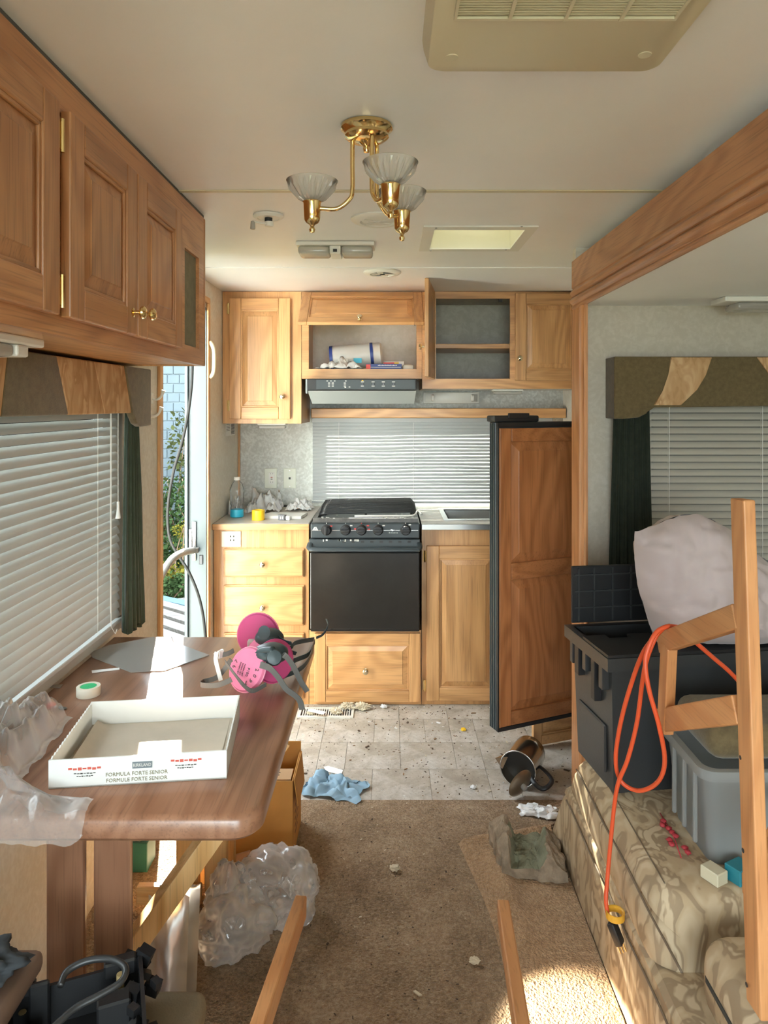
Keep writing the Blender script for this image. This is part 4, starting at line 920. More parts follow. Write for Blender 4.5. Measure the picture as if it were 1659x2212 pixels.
b = B(); b.box(XL + 0.001, XF - 0.004, -0.3, YE, ZC - 0.0115, ZC - 0.0005); b.build('gap_shadow_strip', plain('gap_shade', (0.10, 0.095, 0.085), 0.8), lc)  # dark strip, the shadow gap under the ceiling put into its colour
# light under it
t = T('cabinet_light', 'white light fitting under the long overhead cabinet', 'light', (-0.70, 1.2, ZB - 0.03))
ye = YF(97, -0.66)
b = B(); b.box(-0.735, -0.66, ye - 0.34, ye, ZB - 0.012, ZB + 0.0045, 0.004, 2); b.build('housing', M_WHITEP, t)
b = B(); b.box(-0.73, -0.665, ye - 0.30, ye - 0.10, ZB - 0.036, ZB - 0.0125, 0.008, 2); b.build('lens', M_LENS, t)
b = B(); b.box(-0.735, -0.66, ye - 0.10, ye - 0.06, ZB - 0.034, ZB - 0.0125, 0.004, 2); b.build('switch_block', M_WHITEP, t)

# ------------------------------------------------------------------ blinds
def blind(name, label, axis, a, u0, u1, z0, z1, pitch, wslat, tilt, cords, inward, bends=None, mat=None):
    mat = mat or M_BLIND
    """slats run along axis; a is the plane; inward = +1/-1 side of the room"""
    t = T(name, label, 'blind', ((u0 + u1) / 2, a, z0) if axis == 'x' else (a, (u0 + u1) / 2, z0))
    def pt(u, d, z): return (u, a + d * inward, z) if axis == 'x' else (a + d * inward, u, z)
    def bx(uA, uB, dA, dB, zA, zB, nm, bev=0.002):
        b = B(); p, q = pt(uA, dA, zA), pt(uB, dB, zB); b.box(min(p[0], q[0]), max(p[0], q[0]), min(p[1], q[1]), max(p[1], q[1]), zA, zB, bev); return b.build(nm, mat, t)
    bx(u0, u1, -0.014, 0.014, z1, z1 + 0.026, 'head_rail'); bx(u0, u1, -0.010, 0.010, z0 - 0.012, z0, 'bottom_rail')
    n = int((z1 - z0 - 0.004) / pitch); tl = math.radians(tilt); nu = 24
    def slat(zc, sag):
        b = B(); pr = []
        for k in range(5):
            s = (k / 4 - 0.5) * wslat; c = 0.0022 * (1 - (k / 2 - 1) ** 2)
            pr.append((s * math.cos(tl) + c * math.sin(tl), -s * math.sin(tl) + c * math.cos(tl)))
        def fn(u, v, o):
            k = min(4, int(round(v * 4))); uu = u0 + 0.004 + (u1 - u0 - 0.008) * u
            dz = sag(uu) if sag else 0
            return pt(uu, pr[k][0], zc + pr[k][1] + o + dz)
        m = nu if sag else 1
        b.grid(lambda u, v: fn(u, v, 0), m, 4); b.grid(lambda u, v: fn(u, v, 0.0006), m, 4)
        return b.build('slat', mat, t, smooth=True)
    base = None
    for i in range(n):
        zc = z0 + pitch * (i + 0.8)
        if bends: slat(zc, lambda uu, zc=zc, i=i: bends(uu, zc, i))
        elif base is None: base = slat(zc, None); zb = zc
        else: share(base, (0, 0, zc - zb), t)
    for cu in cords:
        for d in (-0.5, 0.5):
            b = B(); q = pt(cu, d * wslat * math.cos(tl) + 0.001 * d, 0); b.tube([(q[0], q[1], z0), (q[0], q[1], z1)], 0.0009, 5); b.build('ladder_cord', M_WHITEP, t)
    return t
lb = blind('window_blind', 'white slatted blind with pull cords over the dinette window', 'y', -0.838, 0.15, 2.20, 0.812, 1.50, 0.0254, 0.0255, 63, (0.7, 1.32, 1.45, 2.03), 1)
# pull cords with tassel
b = B(); y0 = YF(235, -0.82); b.tube([(-0.815, y0, 1.46), (-0.815, y0, 0.86)], 0.0011, 5); b.tube([(-0.815, y0 + 0.006, 1.46), (-0.815, y0 + 0.004, 0.82), (-0.812, y0 + 0.03, 0.79), (-0.813, y0 + 0.045, 0.80)], 0.0011, 5); b.build('pull_cord', M_WHITEP, lb)
b = B(); y0 = YF(253, -0.815); b.tube([(-0.812, y0, 1.46), (-0.812, y0, 1.17)], 0.0011, 5); b.lathe([(0.004, 0.05), (0.004, 0.03), (0.005, 0.02), (0.008, 0.0), (0.001, 0.0)], 12, (-0.812, y0, 1.13)); b.build('tassel_cord', M_WHITEP, lb, smooth='auto')
def bend(u, z, i):
    k = 0.010 * (1 / (1 + math.exp(-(u - 0.055) * 26))) * (0.35 + 0.65 * max(0.0, min(1.0, (z - 0.93) / 0.40)))
    return k * 0.7 + 0.0035 * noise.noise(Vector((u * 2.5, i * 0.7, 2))) + 0.0014 * noise.noise(Vector((u * 9, i * 1.3, 5)))
rbld = blind('kitchen_blind', 'grey slatted blind with bent slats over the kitchen counter window', 'x', 4.035, PX(674, 4.035), 0.93, 0.925, PZ(905, 4.035) - 0.020, 0.0192, 0.0225, 75, (PX(732, 4.03), PX(893, 4.03), 0.62), -1, bend, M_BLINDK)
blind('slide_blind', 'closed grey blind behind the dark curtain and pale sack', 'x', 2.571, PX(1396, 2.571), 1.62, 0.90, 1.47, 0.0254, 0.0245, 64, (PX(1447, 2.56), 1.35), -1, None, M_BLINDS)

# ------------------------------------------------------------------ pelmets and curtains
def soft_panel(parent, poly, push, mat, name, bev=0.006):
    b = B(); b.prism(poly, push); bmesh.ops.bevel(b.bm, geom=list(b.bm.edges), offset=bev, segments=3, affect='EDGES', profile=0.6)
    return b.build(name, mat, parent, smooth='auto')
lv = T('window_valance', 'padded olive and leaf print valance over the dinette window', 'valance', (-0.82, 1.3, 1.44))
XV = -0.78; VB = 1.446; VT = 1.586
def vy(px): return -XV * F / (CX - px)
segs = [((-0.2, -0.2), (vy(18), vy(2)), VB, M_LEAFP), ((vy(18), vy(2)), (vy(122), vy(148)), VB, M_OLIVE), ((vy(122), vy(148)), (vy(203), vy(226)), VB, M_LEAFP), ((vy(203), vy(226)), (vy(268), vy(284)), VB, M_LEAFP)]
for (a0, a1), (c0, c1), zb, m in segs:
    soft_panel(lv, [(XV - 0.018, a0, VT), (XV - 0.018, c0, VT), (XV - 0.018, c1, zb), (XV - 0.018, a1, zb)], (0.019, 0, 0), m, 'valance_panel', 0.005)
e0, e1, ee = vy(268), vy(284), vy(324)
xb = XV - 0.018
soft_panel(lv, [(xb, e0, VT), (xb, ee, VT), (xb, ee, 1.404), (xb, vy(303), 1.402), (xb, vy(294), 1.412), (xb, e1, VB)], (0.022, 0, 0), M_OLIVE, 'valance_end', 0.005)
b = B(); b.box(XL + 0.0125, xb + 0.004, ee - 0.011, ee - 0.001, 1.405, VT - 0.001, 0.002); b.build('end_return', M_OLIVE, lv)
b = B(); b.box(XL + 0.0005, xb + 0.004, -0.2, ee - 0.012, VT - 0.010, VT - 0.0005, 0.001); b.build('top_board', M_OLIVE, lv)
def curtain(name, label, mat, axis, a, u0a, u1a, u0b, u1b, z0, z1, amp, folds):
    b = B()
    def fn(u, v, o):
        lo = u0b + (u0a - u0b) * v; hi = u1b + (u1a - u1b) * v
        uu = lo + (hi - lo) * u; ph = u * folds * 2 * PI + 0.8 * math.sin(v * 3); d = amp * (0.6 * math.sin(ph) + 0.4 * math.sin(ph * 2.3 + 1)) * (1 - 0.35 * v) + o
        z = z0 + (z1 - z0) * v + (0.012 * math.sin(ph * 0.7) - 0.02 * u if v == 0 else 0)
        return (uu, a + d, z) if axis == 'x' else (a + d, uu, z)
    b.grid(lambda u, v: fn(u, v, 0), 60, 24); b.grid(lambda u, v: fn(u, v, 0.002), 60, 24)
    alone(b.build(name, mat, None, smooth=True), label, 'curtain')
curtain('curtain', 'narrow dark green curtain hanging beside the dinette window', M_GREEN, 'y', -0.813, 2.20, 2.285, 2.165, 2.36, 0.772, 1.577, 0.013, 5)
rv = T('slide_valance', 'padded olive and leaf print valance over the slide-out window', 'valance', (1.2, 2.55, 1.42))
YV = 2.498; vx = lambda px: PX(px, YV); vz = lambda py: PZ(py, YV)
soft_panel(rv, [(vx(1327), 2.518, vz(770)), (1.655, 2.518, vz(770)), (1.655, 2.518, vz(877)), (vx(1412), 2.518, vz(877)), (vx(1398), 2.518, vz(893)), (vx(1380), 2.518, vz(902)), (vx(1345), 2.518, vz(905)), (vx(1327), 2.518, vz(905))], (0, YV - 2.518, 0), M_OLIVE, 'valance_body', 0.005)
b = B(); b.box(vx(1327), vx(1327) + 0.010, 2.514, 2.5995, vz(905) + 0.001, vz(770) - 0.001, 0.002); b.build('side_return', M_OLIVE, rv)
b = B(); b.box(vx(1327) + 0.0105, 1.655, 2.514, 2.5995, vz(770) - 0.012, vz(770) - 0.001, 0.001); b.build('top_board', M_OLIVE, rv)
for poly in ([(1448, 772), (1537, 772), (1524, 810), (1505, 842), (1470, 875.5), (1411, 875.5), (1432, 845), (1444, 810)], [(1634, 772), (1740, 772), (1740, 830), (1700, 850), (1665, 815)]):
    soft_panel(rv, [(vx(x), YV + 0.002, vz(y)) for x, y in poly], (0, -0.008, 0), M_LEAFP, 'leaf_swag', 0.003)
curtain('dark_curtain', 'narrow near-black curtain hanging under the slide-out valance', M_DKCURT, 'x', 2.535, vx(1327) + 0.017, PX(1402, 2.53), PX(1316, 2.53), PX(1412, 2.53), 0.84, 1.630, 0.009, 5)

# ------------------------------------------------------------------ refrigerator
fr = T('refrigerator', 'black framed refrigerator with oak panel door swung wide open', 'refrigerator', (0.98, 3.25, 0.17))
b = B(); b.box(0.955, 0.9995, 3.06, 3.458, 0.18, 1.40, 0.004); b.build('cabinet_front', M_BLACKF, fr)
b = B(); b.box(0.950, 0.9545, 3.10, 3.44, 0.22, 1.36); b.build('liner', M_WHITEP, fr)
u = Vector((0.917, 0.4, 0)).normalized(); nn = Vector((u.y, -u.x, 0)); Md = frame_of((0.425, 2.81, 0.178), u, nn, (0, 0, 1)); wd, hd_ = 0.555, 1.224
b = B(Md); b.box(0, wd, -0.052, -0.003, 0, hd_, 0.005, 2); fdoor = b.build('door', M_BLACKF, fr, smooth='auto')
b = B(Md); b.box(0.0, wd, -0.003, 0.012, 0, 0.016, 0.002); b.box(0, wd, -0.003, 0.012, hd_ - 0.02, hd_, 0.002); b.box(0, 0.008, -0.003, 0.012, 0, hd_, 0.002); b.build('trim_frame', M_BLACKP, fdoor)
for k in range(3):
    b = B(Md); b.box(-0.003, 0.0005, -0.045 + 0.013 * k, -0.038 + 0.013 * k, 0.005, hd_ - 0.005); b.build('edge_rib', M_BLACKF, fdoor)
wz, wx = wood('cherry', 'Z'), wood('cherry', 'X')
z0f, z1f = 0.018, hd_ - 0.024; zm0, zm1 = PZ(1250, 2.85) - 0.178, PZ(1214, 2.85) - 0.178
for x0, x1 in ((0.01, 0.062), (wd - 0.056, wd - 0.002)):
    b = B(Md); b.box(x0, x1, -0.0025, 0.014, z0f, z1f, 0.003, 2); b.build('stile', wz, fdoor)
for za, zb in ((z0f, z0f + 0.055), (zm0, zm1), (z1f - 0.055, z1f)):
    b = B(Md); b.box(0.0625, wd - 0.0565, -0.0025, 0.014, za, zb, 0.003, 2); b.build('rail', wx, fdoor)
b = B(Md); b.box(0.006, 0.0095, -0.0025, 0.017, z0f, z1f, 0.001); b.build('edge_bead', wz, fdoor)
for za, zb in ((z0f + 0.055, zm0), (zm1, z1f - 0.055)):
    b = B(Md); r = []
    for ins, yy in ((0, 0.001), (0.004, 0.001), (0.036, 0.0105), (0.038, 0.0115)):
        r.append([b.v(p) for p in ((0.062 + ins, yy, za + ins), (wd - 0.056 - ins, yy, za + ins), (wd - 0.056 - ins, yy, zb - ins), (0.062 + ins, yy, zb - ins))])
    for A, Q in zip(r, r[1:]):
        for k in range(4): b.f([A[k], A[(k + 1) % 4], Q[(k + 1) % 4], Q[k]])
    b.f(r[-1]); b.build('panel', wz, fdoor)
b = B(Md); b.box(-0.012, 0.20, -0.055, 0.006, hd_, hd_ + 0.026, 0.006, 2); hnd = b.build('handle', M_BLACKP, fdoor, smooth='auto')
b = B(Md); b.box(0.05, 0.15, 0.006, 0.010, hd_ + 0.014, hd_ + 0.036, 0.003, 2); b.build('finger_grip', M_BLACKP, hnd)
fb = T('furnace_cabinet', 'low oak cabinet under the refrigerator with its door ajar', 'cabinet', (0.98, 3.25, 0))
b = B(); b.box(0.955, 0.9995, 3.06, 3.458, 0.0, 0.175, 0.002); b.build('frame', wood('oak', 'Y'), fb)
u2 = Vector((0.943, 0.33, 0)).normalized(); n2 = Vector((u2.y, -u2.x, 0))
raised_door(fb, frame_of((0.612, 3.05, 0.012), u2, n2, (0, 0, 1)), 0.355, 0.16, st=0.04)

# ------------------------------------------------------------------ ceiling fittings
def onc(px, py, h=0.0): return onz(px, py, ZC - h) if py > CY else Vector((PX(px, (ZC - h - CH) * F / (CY - py)), (ZC - h - CH) * F / (CY - py), ZC - h))
ac = T('air_conditioner', 'cream ceiling air conditioner shroud with slatted grille', 'air conditioner', (0.25, 0.85, ZC))
za = ZC - 0.045; x0, x1, y0, y1 = 0.066, 0.435, 0.45, (za - CH) * F / (CY - 158)
b = B()
def rr_poly(x0, x1, y0, y1, r, z, n=6):
    out = []
    for cx, cy, a0 in ((x1 - r, y1 - r, 0), (x0 + r, y1 - r, PI / 2), (x0 + r, y0 + r, PI), (x1 - r, y0 + r, 1.5 * PI)):
        for k in range(n + 1): a = a0 + PI / 2 * k / n; out.append((cx + r * math.cos(a), cy + r * math.sin(a), z))
    return out
loops = [rr_poly(x0 - 0.012, x1 + 0.012, y0 - 0.012, y1 + 0.012, 0.03, ZC - 0.0005), rr_poly(x0 - 0.010, x1 + 0.010, y0 - 0.01, y1 + 0.010, 0.03, ZC - 0.016), rr_poly(x0 - 0.003, x1 + 0.003, y0, y1 + 0.003, 0.026, za + 0.005), rr_poly(x0 + 0.006, x1 - 0.006, y0 + 0.006, y1 - 0.006, 0.02, za)]
rings = [[b.v(p) for p in l] for l in loops]
for A, Q in zip(rings, rings[1:]):
    for k in range(len(A)): b.f([A[k], A[(k + 1) % len(A)], Q[(k + 1) % len(A)], Q[k]])
b.f(rings[-1]); b.f(rings[0]); b.build('shroud', M_CREAMP, ac, smooth='auto')
gx0, gx1, gy1 = PX(980, 0.997), PX(1458, 0.997), 0.995; gy0 = 0.56
b = B(); b.box(gx0, gx1, gy0, gy1, za - 0.001, za + 0.0005); b.build('grille_recess', plain('brown_filter', (0.10, 0.072, 0.04), 0.9), ac)
b = B()
for p, q, r, s in cells(gx0, gx1, gy0, gy1, ((gx0 + 0.004, gx1 - 0.004, gy0 + 0.004, gy1 - 0.006),)): b.box(p, q, r, s, za - 0.007, za - 0.001)
b.build('grille_frame', M_CREAMP, ac)
yy = gy1 - 0.0125
while yy > gy0 + 0.01:
    b = B(); b.box(gx0 + 0.004, gx1 - 0.004, yy - 0.0013, yy + 0.0013, za - 0.0045, za - 0.0012); b.build('slat', M_CREAMP, ac); yy -= 0.0062
for k in range(1, 4):
    xx = gx0 + (gx1 - gx0) * k / 4; b = B(); b.box(xx - 0.0025, xx + 0.0025, gy0, gy1, za - 0.008, za - 0.001); b.build('rib', M_CREAMP, ac)
for px, py in ((976, 123), (1393, 118)):
    c = onc(px, py, 0.045); b = B(); b.lathe([(0.010, -0.0012), (0.0105, 0.0), ], 20, c); b.build('screw_cap', M_CREAMP, ac)
# chandelier
ch = T('chandelier', 'polished brass three-arm ceiling lamp with fluted glass shades', 'chandelier', (-0.047, 1.50, ZC))
cc = Vector((-0.047, 1.50, ZC))
b = B(); b.lathe([(0.054, -0.001), (0.055, -0.008), (0.050, -0.012), (0.046, -0.018), (0.047, -0.024), (0.040, -0.030), (0.030, -0.034), (0.016, -0.036), (0.012, -0.040), (0.007, -0.044), (0.008, -0.050), (0.006, -0.056), (0.0005, -0.058)], 32, cc); b.build('canopy', M_BRASS, ch, smooth='auto')
for cx, cy in ((-0.162, 1.50), (0.003, 1.385), (0.029, 1.575)):
    d = Vector((cx, cy, 0)) - Vector((cc.x, cc.y, 0)); n = d.normalized(); st0 = cc + n * 0.030
    zb = 1.885
    p = [st0 + Vector((0, 0, -0.025)), st0 + Vector((0, 0, -0.08)), Vector((st0.x, st0.y, 1.925)), Vector((st0.x, st0.y, 1.905)) + n * 0.006, Vector((st0.x, st0.y, zb)) + n * 0.032, Vector((cx, cy, zb)) - n * 0.02, Vector((cx, cy, zb))]
    b = B(); b.tube(smooth_path(p, 5), 0.0048, 10); arm = b.build('arm', M_BRASS, ch, smooth=True)
    b = B(); b.lathe([(0.0005, -0.052), (0.005, -0.050), (0.0065, -0.044), (0.004, -0.038), (0.006, -0.034), (0.013, -0.030), (0.0165, -0.024), (0.017, -0.018), (0.0185, 0.012), (0.020, 0.014), (0.018, 0.016), (0.004, 0.016)], 22, (cx, cy, zb)); b.build('socket', M_BRASS, arm, smooth='auto')
    b = B(); prof = [(0.019, 0.015), (0.029, 0.021), (0.046, 0.041), (0.0525, 0.054), (0.0545, 0.058), (0.0530, 0.059), (0.044, 0.043), (0.027, 0.024), (0.017, 0.018)]
    b.lathe(prof, 72, (cx, cy, zb), wob=lambda j, k: 1 + (0.075 * (1 if k % 3 == 0 else -0.4) if j in (1, 2) else 0)); b.build('glass_shade', M_CRYSTAL, arm, smooth=False)
# crank vent
c = onc(580, 464); t = T('vent_crank', 'small white crank handle of the roof vent', 'vent crank', c)
b = B(); b.lathe([(0.046, -0.001), (0.047, -0.006), (0.040, -0.012), (0.034, -0.012), (0.033, -0.010), (0.012, -0.010)], 30, c, wob=lambda j, k: 1.0); b.build('base_ring', M_WHITEP, t, smooth='auto')
b = B(); b.lathe([(0.012, -0.010), (0.012, -0.024)], 16, c); b.build('spring', M_DARKIN, t)
b = B(); b.tube([c + Vector((0.004, 0, -0.028)), c + Vector((-0.020, -0.012, -0.030)), c + Vector((-0.043, -0.03, -0.028))], 0.006, 8, flat=0.6); b.lathe([(0.014, -0.022), (0.013, -0.036), (0.006, -0.038)], 16, c + Vector((0.002, 0, 0))); b.build('crank_arm', M_WHITEP, t, smooth='auto')
b = B(); b.lathe([(0.006, -0.028), (0.008, -0.050), (0.007, -0.052)], 12, c + Vector((-0.043, -0.03, 0))); b.build('crank_grip', plain('grey_grip', (0.35, 0.33, 0.30), 0.5), t, smooth='auto')
def round_vent(name, label, px, py, r, dark):
    c = onc(px, py); t = T(name, label, 'vent', c)
    b = B(); b.lathe([(r, -0.0005), (r, -0.005), (r * 0.9, -0.011), (r * 0.66, -0.013), (r * 0.62, -0.006), (r * 0.2, -0.006)], 40, c); b.build('flange', M_WHITEP, t, smooth='auto')
    b = B(); b.lathe([(r * 0.61, -0.0075), (r * 0.58, -0.009), (0.001, -0.009)], 32, c); b.build('damper', M_DARKIN if dark else M_WHITEP, t, smooth='auto')
    for a in ((0.6, 2.4) if not dark else (0.2, 1.3)):
        d = Vector((math.cos(a), math.sin(a), 0)) * r * 0.58; b = B(); b.beam(c + d + Vector((0, 0, -0.011)), c - d + Vector((0, 0, -0.011)), 0.004 if not dark else r * 0.3, 0.003, bev=0); b.build('blade', M_WHITEP, t)
round_vent('ceiling_vent', 'round white ceiling vent behind the brass lamp', 816, 472, 0.085, False)
round_vent('ceiling_vent', 'round ceiling vent with dark centre above the kitchen', 826, 587, 0.083, True)
# double ceiling light
c = onc(726, 527, 0.0); t = T('ceiling_light', 'double white ceiling light with clear ribbed lenses', 'light', c)
b = B(); b.box(c.x - 0.142, c.x + 0.142, c.y - 0.055, c.y + 0.055, ZC - 0.016, ZC - 0.0005, 0.005, 2); b.build('base', M_WHITEP, t)
for s in (-1, 1):
    b = B(); xa, xb = sorted((c.x + s * 0.022, c.x + s * 0.134)); b.box(xa, xb, c.y - 0.05, c.y + 0.05, ZC - 0.045, ZC - 0.0165, 0.010, 3); b.build('lens', M_LENS, t, smooth='auto')
b = B(); b.box(c.x - 0.020, c.x + 0.020, c.y - 0.052, c.y + 0.052, ZC - 0.046, ZC - 0.0165, 0.004, 2); b.build('switch_housing', M_WHITEP, t)
b = B(); b.box(c.x - 0.007, c.x + 0.007, c.y - 0.056, c.y - 0.052, ZC - 0.040, ZC - 0.030); b.build('switch', M_DARKIN, t)
# skylight
sl = T('skylight', 'square cream roof skylight set into the ceiling', 'skylight', ((SK[0] + SK[1]) / 2, (SK[2] + SK[3]) / 2, ZC))
b = B()
for p, q, r, s in cells(SK[0] - 0.034, SK[1] + 0.034, SK[2] - 0.034, SK[3] + 0.034, ((SK[0] + 0.004, SK[1] - 0.004, SK[2] + 0.004, SK[3] - 0.004),)): b.box(p, q, r, s, ZC - 0.006, ZC - 0.0005)
b.build('flange', M_WHITEP, sl)
b = B(); h = 0.15
for p, q, r, s in cells(SK[0] - 0.006, SK[1] + 0.006, SK[2] - 0.006, SK[3] + 0.006, ((SK[0] + 0.004, SK[1] - 0.004, SK[2] + 0.004, SK[3] - 0.004),)): b.box(p, q, r, s, ZC - 0.0005, ZC + h)
b.build('well', plain('cream_well', (0.72, 0.70, 0.58), 0.5), sl)
b = B(); b.box(SK[0] - 0.02, SK[1] + 0.02, SK[2] - 0.02, SK[3] + 0.02, ZC + h + 0.0005, ZC + h + 0.006); b.build('dome', see_through('dome_plastic', (0.35, 0.34, 0.28), 0.02, 0.4, 0.9, (0.55, 0.54, 0.46)), sl)
for px, py in ((942, 492), (1127, 489), (930, 541), (1093, 539)):
    q = onc(px, py, 0.006); b = B(); b.lathe([(0.004, 0.0), (0.004, -0.002), (0.001, -0.003)], 10, q); b.build('screw', M_STEEL, sl)
# slide-out ceiling light
c = Vector((PX(1640, 2.35), 2.42, 1.834)); t = T('slide_light', 'white light fitting on the slide-out ceiling', 'light', c)
b = B(); b.box(c.x - 0.105, c.x + 0.12, c.y - 0.055, c.y + 0.055, 1.816, 1.8335, 0.004, 2); b.build('housing', M_WHITEP, t)
b = B(); b.box(c.x - 0.06, c.x + 0.11, c.y - 0.05, c.y + 0.05, 1.79, 1.8155, 0.01, 2); b.build('lens', M_CRYSTAL, t, smooth='auto')
# hooks and bracket on the left wall
for (px, py), lab in (((340, 852), 'upper white coat hook on the wall beside the doorway'), ((335, 888), 'lower white coat hook on the wall beside the doorway')):
    q = onx(px - 14, py + 8, XL); b = B()
    p2 = q + Vector((0.04, 0.0, -0.004)); b.tube(smooth_path([q, q + Vector((0.018, 0, -0.006)), q + Vector((0.036, 0, 0.004)), q + Vector((0.046, 0, 0.028))], 5), [0.0045] * 11 + [0.0045, 0.005, 0.006, 0.007, 0.008], 8)
    b.box(q.x + 0.0005, q.x + 0.006, q.y - 0.012, q.y + 0.012, q.z - 0.02, q.z + 0.02, 0.002)
    alone(b.build('coat_hook', M_WHITEP, None, smooth='auto'), lab, 'hook')
b = B(); q = Vector((0, 3.3745, 0)); b.tube(smooth_path([(XL + 0.012, q.y, PZ(738, q.y)), (XL + 0.030, q.y, PZ(752, q.y)), (XL + 0.034, q.y, PZ(775, q.y)), (XL + 0.030, q.y, PZ(805, q.y)), (XL + 0.012, q.y, PZ(815, q.y))], 5), 0.010, 8)
alone(b.build('door_pull', M_CREAMP, None, smooth=True), 'curved cream door pull on the wall by the far doorpost', 'handle')
# ------------------------------------------------------------------ dinette table and what lies on it
ZT = 0.76; XT = -0.2235; YT0, YT1 = 1.225, 2.183
tb = T('dinette_table', 'dark brown wooden dinette table with rounded corners on plank legs', 'table', (-0.54, 1.70, 0))
def half_round(x0, x1, y0, y1, r, z, n=8):
    out = [(x0, y0, z)]
    for cx, cy, a0 in ((x1 - r, y0 + r, -PI / 2), (x1 - r, y1 - r, 0)):
        for k in range(n + 1): a = a0 + PI / 2 * k / n; out.append((cx + r * math.cos(a), cy + r * math.sin(a), z))
    return out + [(x0, y1, z)]
b = B(); xw = XL + 0.024
lv_ = [(0.006, ZT - 0.045), (0.0, ZT - 0.038), (0.0, ZT - 0.012), (0.004, ZT - 0.004), (0.010, ZT)]
rings = [[b.v(p) for p in half_round(xw, XT - i, YT0 + i, YT1 - i, 0.05, z)] for i, z in lv_]
for A, Q in zip(rings, rings[1:]):
    for k in range(len(A)): b.f([A[k], A[(k + 1) % len(A)], Q[(k + 1) % len(A)], Q[k]])
b.f(rings[0]); b.f(rings[-1]); b.build('table_top', wood('walnut', 'Y'), tb, smooth='auto')
for x0, x1 in ((PX(98, 1.35), PX(181, 1.35)), (PX(200, 1.35), PX(282, 1.35))):
    b = B(); b.box(x0, x1, 1.35, 1.368, 0.031, ZT - 0.0455, 0.006, 2); b.build('leg', wood('walnut', 'Z'), tb)
b = B(); b.box(PX(90, 1.35), PX(290, 1.35), 1.22, 1.525, 0.009, 0.030, 0.004); b.build('foot', wood('walnut', 'Y'), tb)
# cardboard tray
a6 = math.atan2(0.037, 0.321); FL = Vector((-0.629, 1.312, ZT)); tw, td, th = 0.323, 0.263, 0.053
t = T('cardboard_tray', 'shallow white cardboard tray with printed front on the table', 'box', FL, (0, 0, a6)); ML = W[t]
b = B(ML); b.box(0, tw, 0, td, 0.0005, 0.003); b.build('tray_floor', M_CARDG, t)
b = B(ML); b.prism([(0, 0, 0.0005), (tw, 0, 0.0005), (tw, 0, th + 0.001), (0, 0, th)], (0, 0.003, 0)); fp = b.build('front_wall', M_TRAYW, t)
b = B(ML); b.prism([(0, td, 0.0005), (tw, td, 0.0005), (tw, td, th), (0, td, th)], (0, -0.003, 0)); b.build('back_wall', M_TRAYW, t)
for xx, s in ((0, 1), (tw, -1)):
    pl = [(xx, 0.004, 0.0005), (xx, td - 0.004, 0.0005)]; n = 36
    for k in range(n + 1): pl.append((xx, td - 0.004 - (td - 0.008) * k / n, th - (0.003 if k % 2 else 0)))
    b = B(ML); b.prism(pl, (s * 0.003, 0, 0)); b.build('side_wall', M_TRAYW, t)
b = B(ML)
b.grid(lambda u, v: (0.02 + (tw - 0.04) * u, 0.01 + (td - 0.02) * v, 0.0035 + 0.003 * (noise.noise(Vector((u * 3, v * 3, 1))) + 0.5) + (0.016 * max(0, (0.08 - u) / 0.08) if v < 0.97 else 0)), 24, 20); b.build('liner', M_CARDG, t, smooth=True)
def tt(u, v, sz, s, mat, sx=1.0): return text_mesh('printed_text', s, sz, ML @ frame_of((u, -0.0004, v), (1, 0, 0), (0, 0, 1), (0, -1, 0)), mat, fp, sx=sx)
b = B(ML); b.box(0.150, 0.186, -0.0010, -0.0002, 0.030, 0.042); b.build('brand_block', plain('slate_print', (0.17, 0.20, 0.22), 0.6), fp)
text_mesh('printed_text', 'KIRKLAND', 0.0085, ML @ frame_of((0.168, -0.0012, 0.036), (1, 0, 0), (0, 0, 1), (0, -1, 0)), M_WHITEP, fp, sx=0.8)
tt(0.158, 0.0205, 0.0098, 'FORMULA FORTE SENIOR', plain('olive_ink', (0.22, 0.20, 0.12), 0.7), 1.0); tt(0.158, 0.0095, 0.0098, 'FORMULE FORTE SENIOR', MATS['olive_ink'], 1.0)
for u0, u1, v, m in ((0.035, 0.095, 0.035, M_REDINK), (0.045, 0.085, 0.026, M_INK), (0.05, 0.08, 0.021, M_INK), (0.22, 0.278, 0.040, M_REDINK), (0.228, 0.268, 0.031, M_INK), (0.232, 0.262, 0.026, M_INK)):
    b = B(ML); hh = 0.0022 if m is M_REDINK else 0.0009
    for k in range(7):
        uu = u0 + (u1 - u0) * k / 7; b.box(uu, uu + (u1 - u0) / 7 * 0.8, -0.0006, -0.0002, v - hh * (0.6 + 0.4 * (k % 3)), v + hh * (0.5 + 0.5 * ((k + 1) % 2)))
    b.build('printed_line', m, fp)
# clear sheet, small stick, paper scraps, tape, clip
def flat(name, label, cat, pts, mat, z0=ZT, h=0.0012, curl=0.0):
    b = B(); pp = [onz(x, y, z0 + 0.0006) for x, y in pts]; b.prism(pp, (0, 0, h)); return alone(b.build(name, mat), label, cat)
flat('plastic_sheet', 'clear angular plastic sheet lying on the far end of the table', 'plastic sheet', [(194, 1411), (235, 1395), (332, 1377), (392, 1394), (452, 1416), (355, 1450), (283, 1453), (200, 1421)], M_SHEET, h=0.002)
flat('paper_strip', 'short white paper stick on the table near the blind', 'paper', [(198, 1449), (258, 1443), (258, 1447), (199, 1454)], M_PAPER)
flat('paper_scrap', 'thin pale film scrap on the table below the blind', 'paper', [(104, 1481), (136, 1479), (130, 1487), (108, 1486)], M_SHEET)
c = onz(191, 1501, ZT); t = T('tape_roll', 'white tape roll with green core lying on the table', 'tape', c)
b = B(); b.lathe([(0.019, 0.0), (0.0275, 0.0), (0.028, 0.001), (0.028, 0.021), (0.0275, 0.022), (0.0195, 0.022), (0.019, 0.0)], 30, c, cap=False); b.build('tape', plain('masking_tape', (0.70, 0.66, 0.55), 0.5), t, smooth='auto')
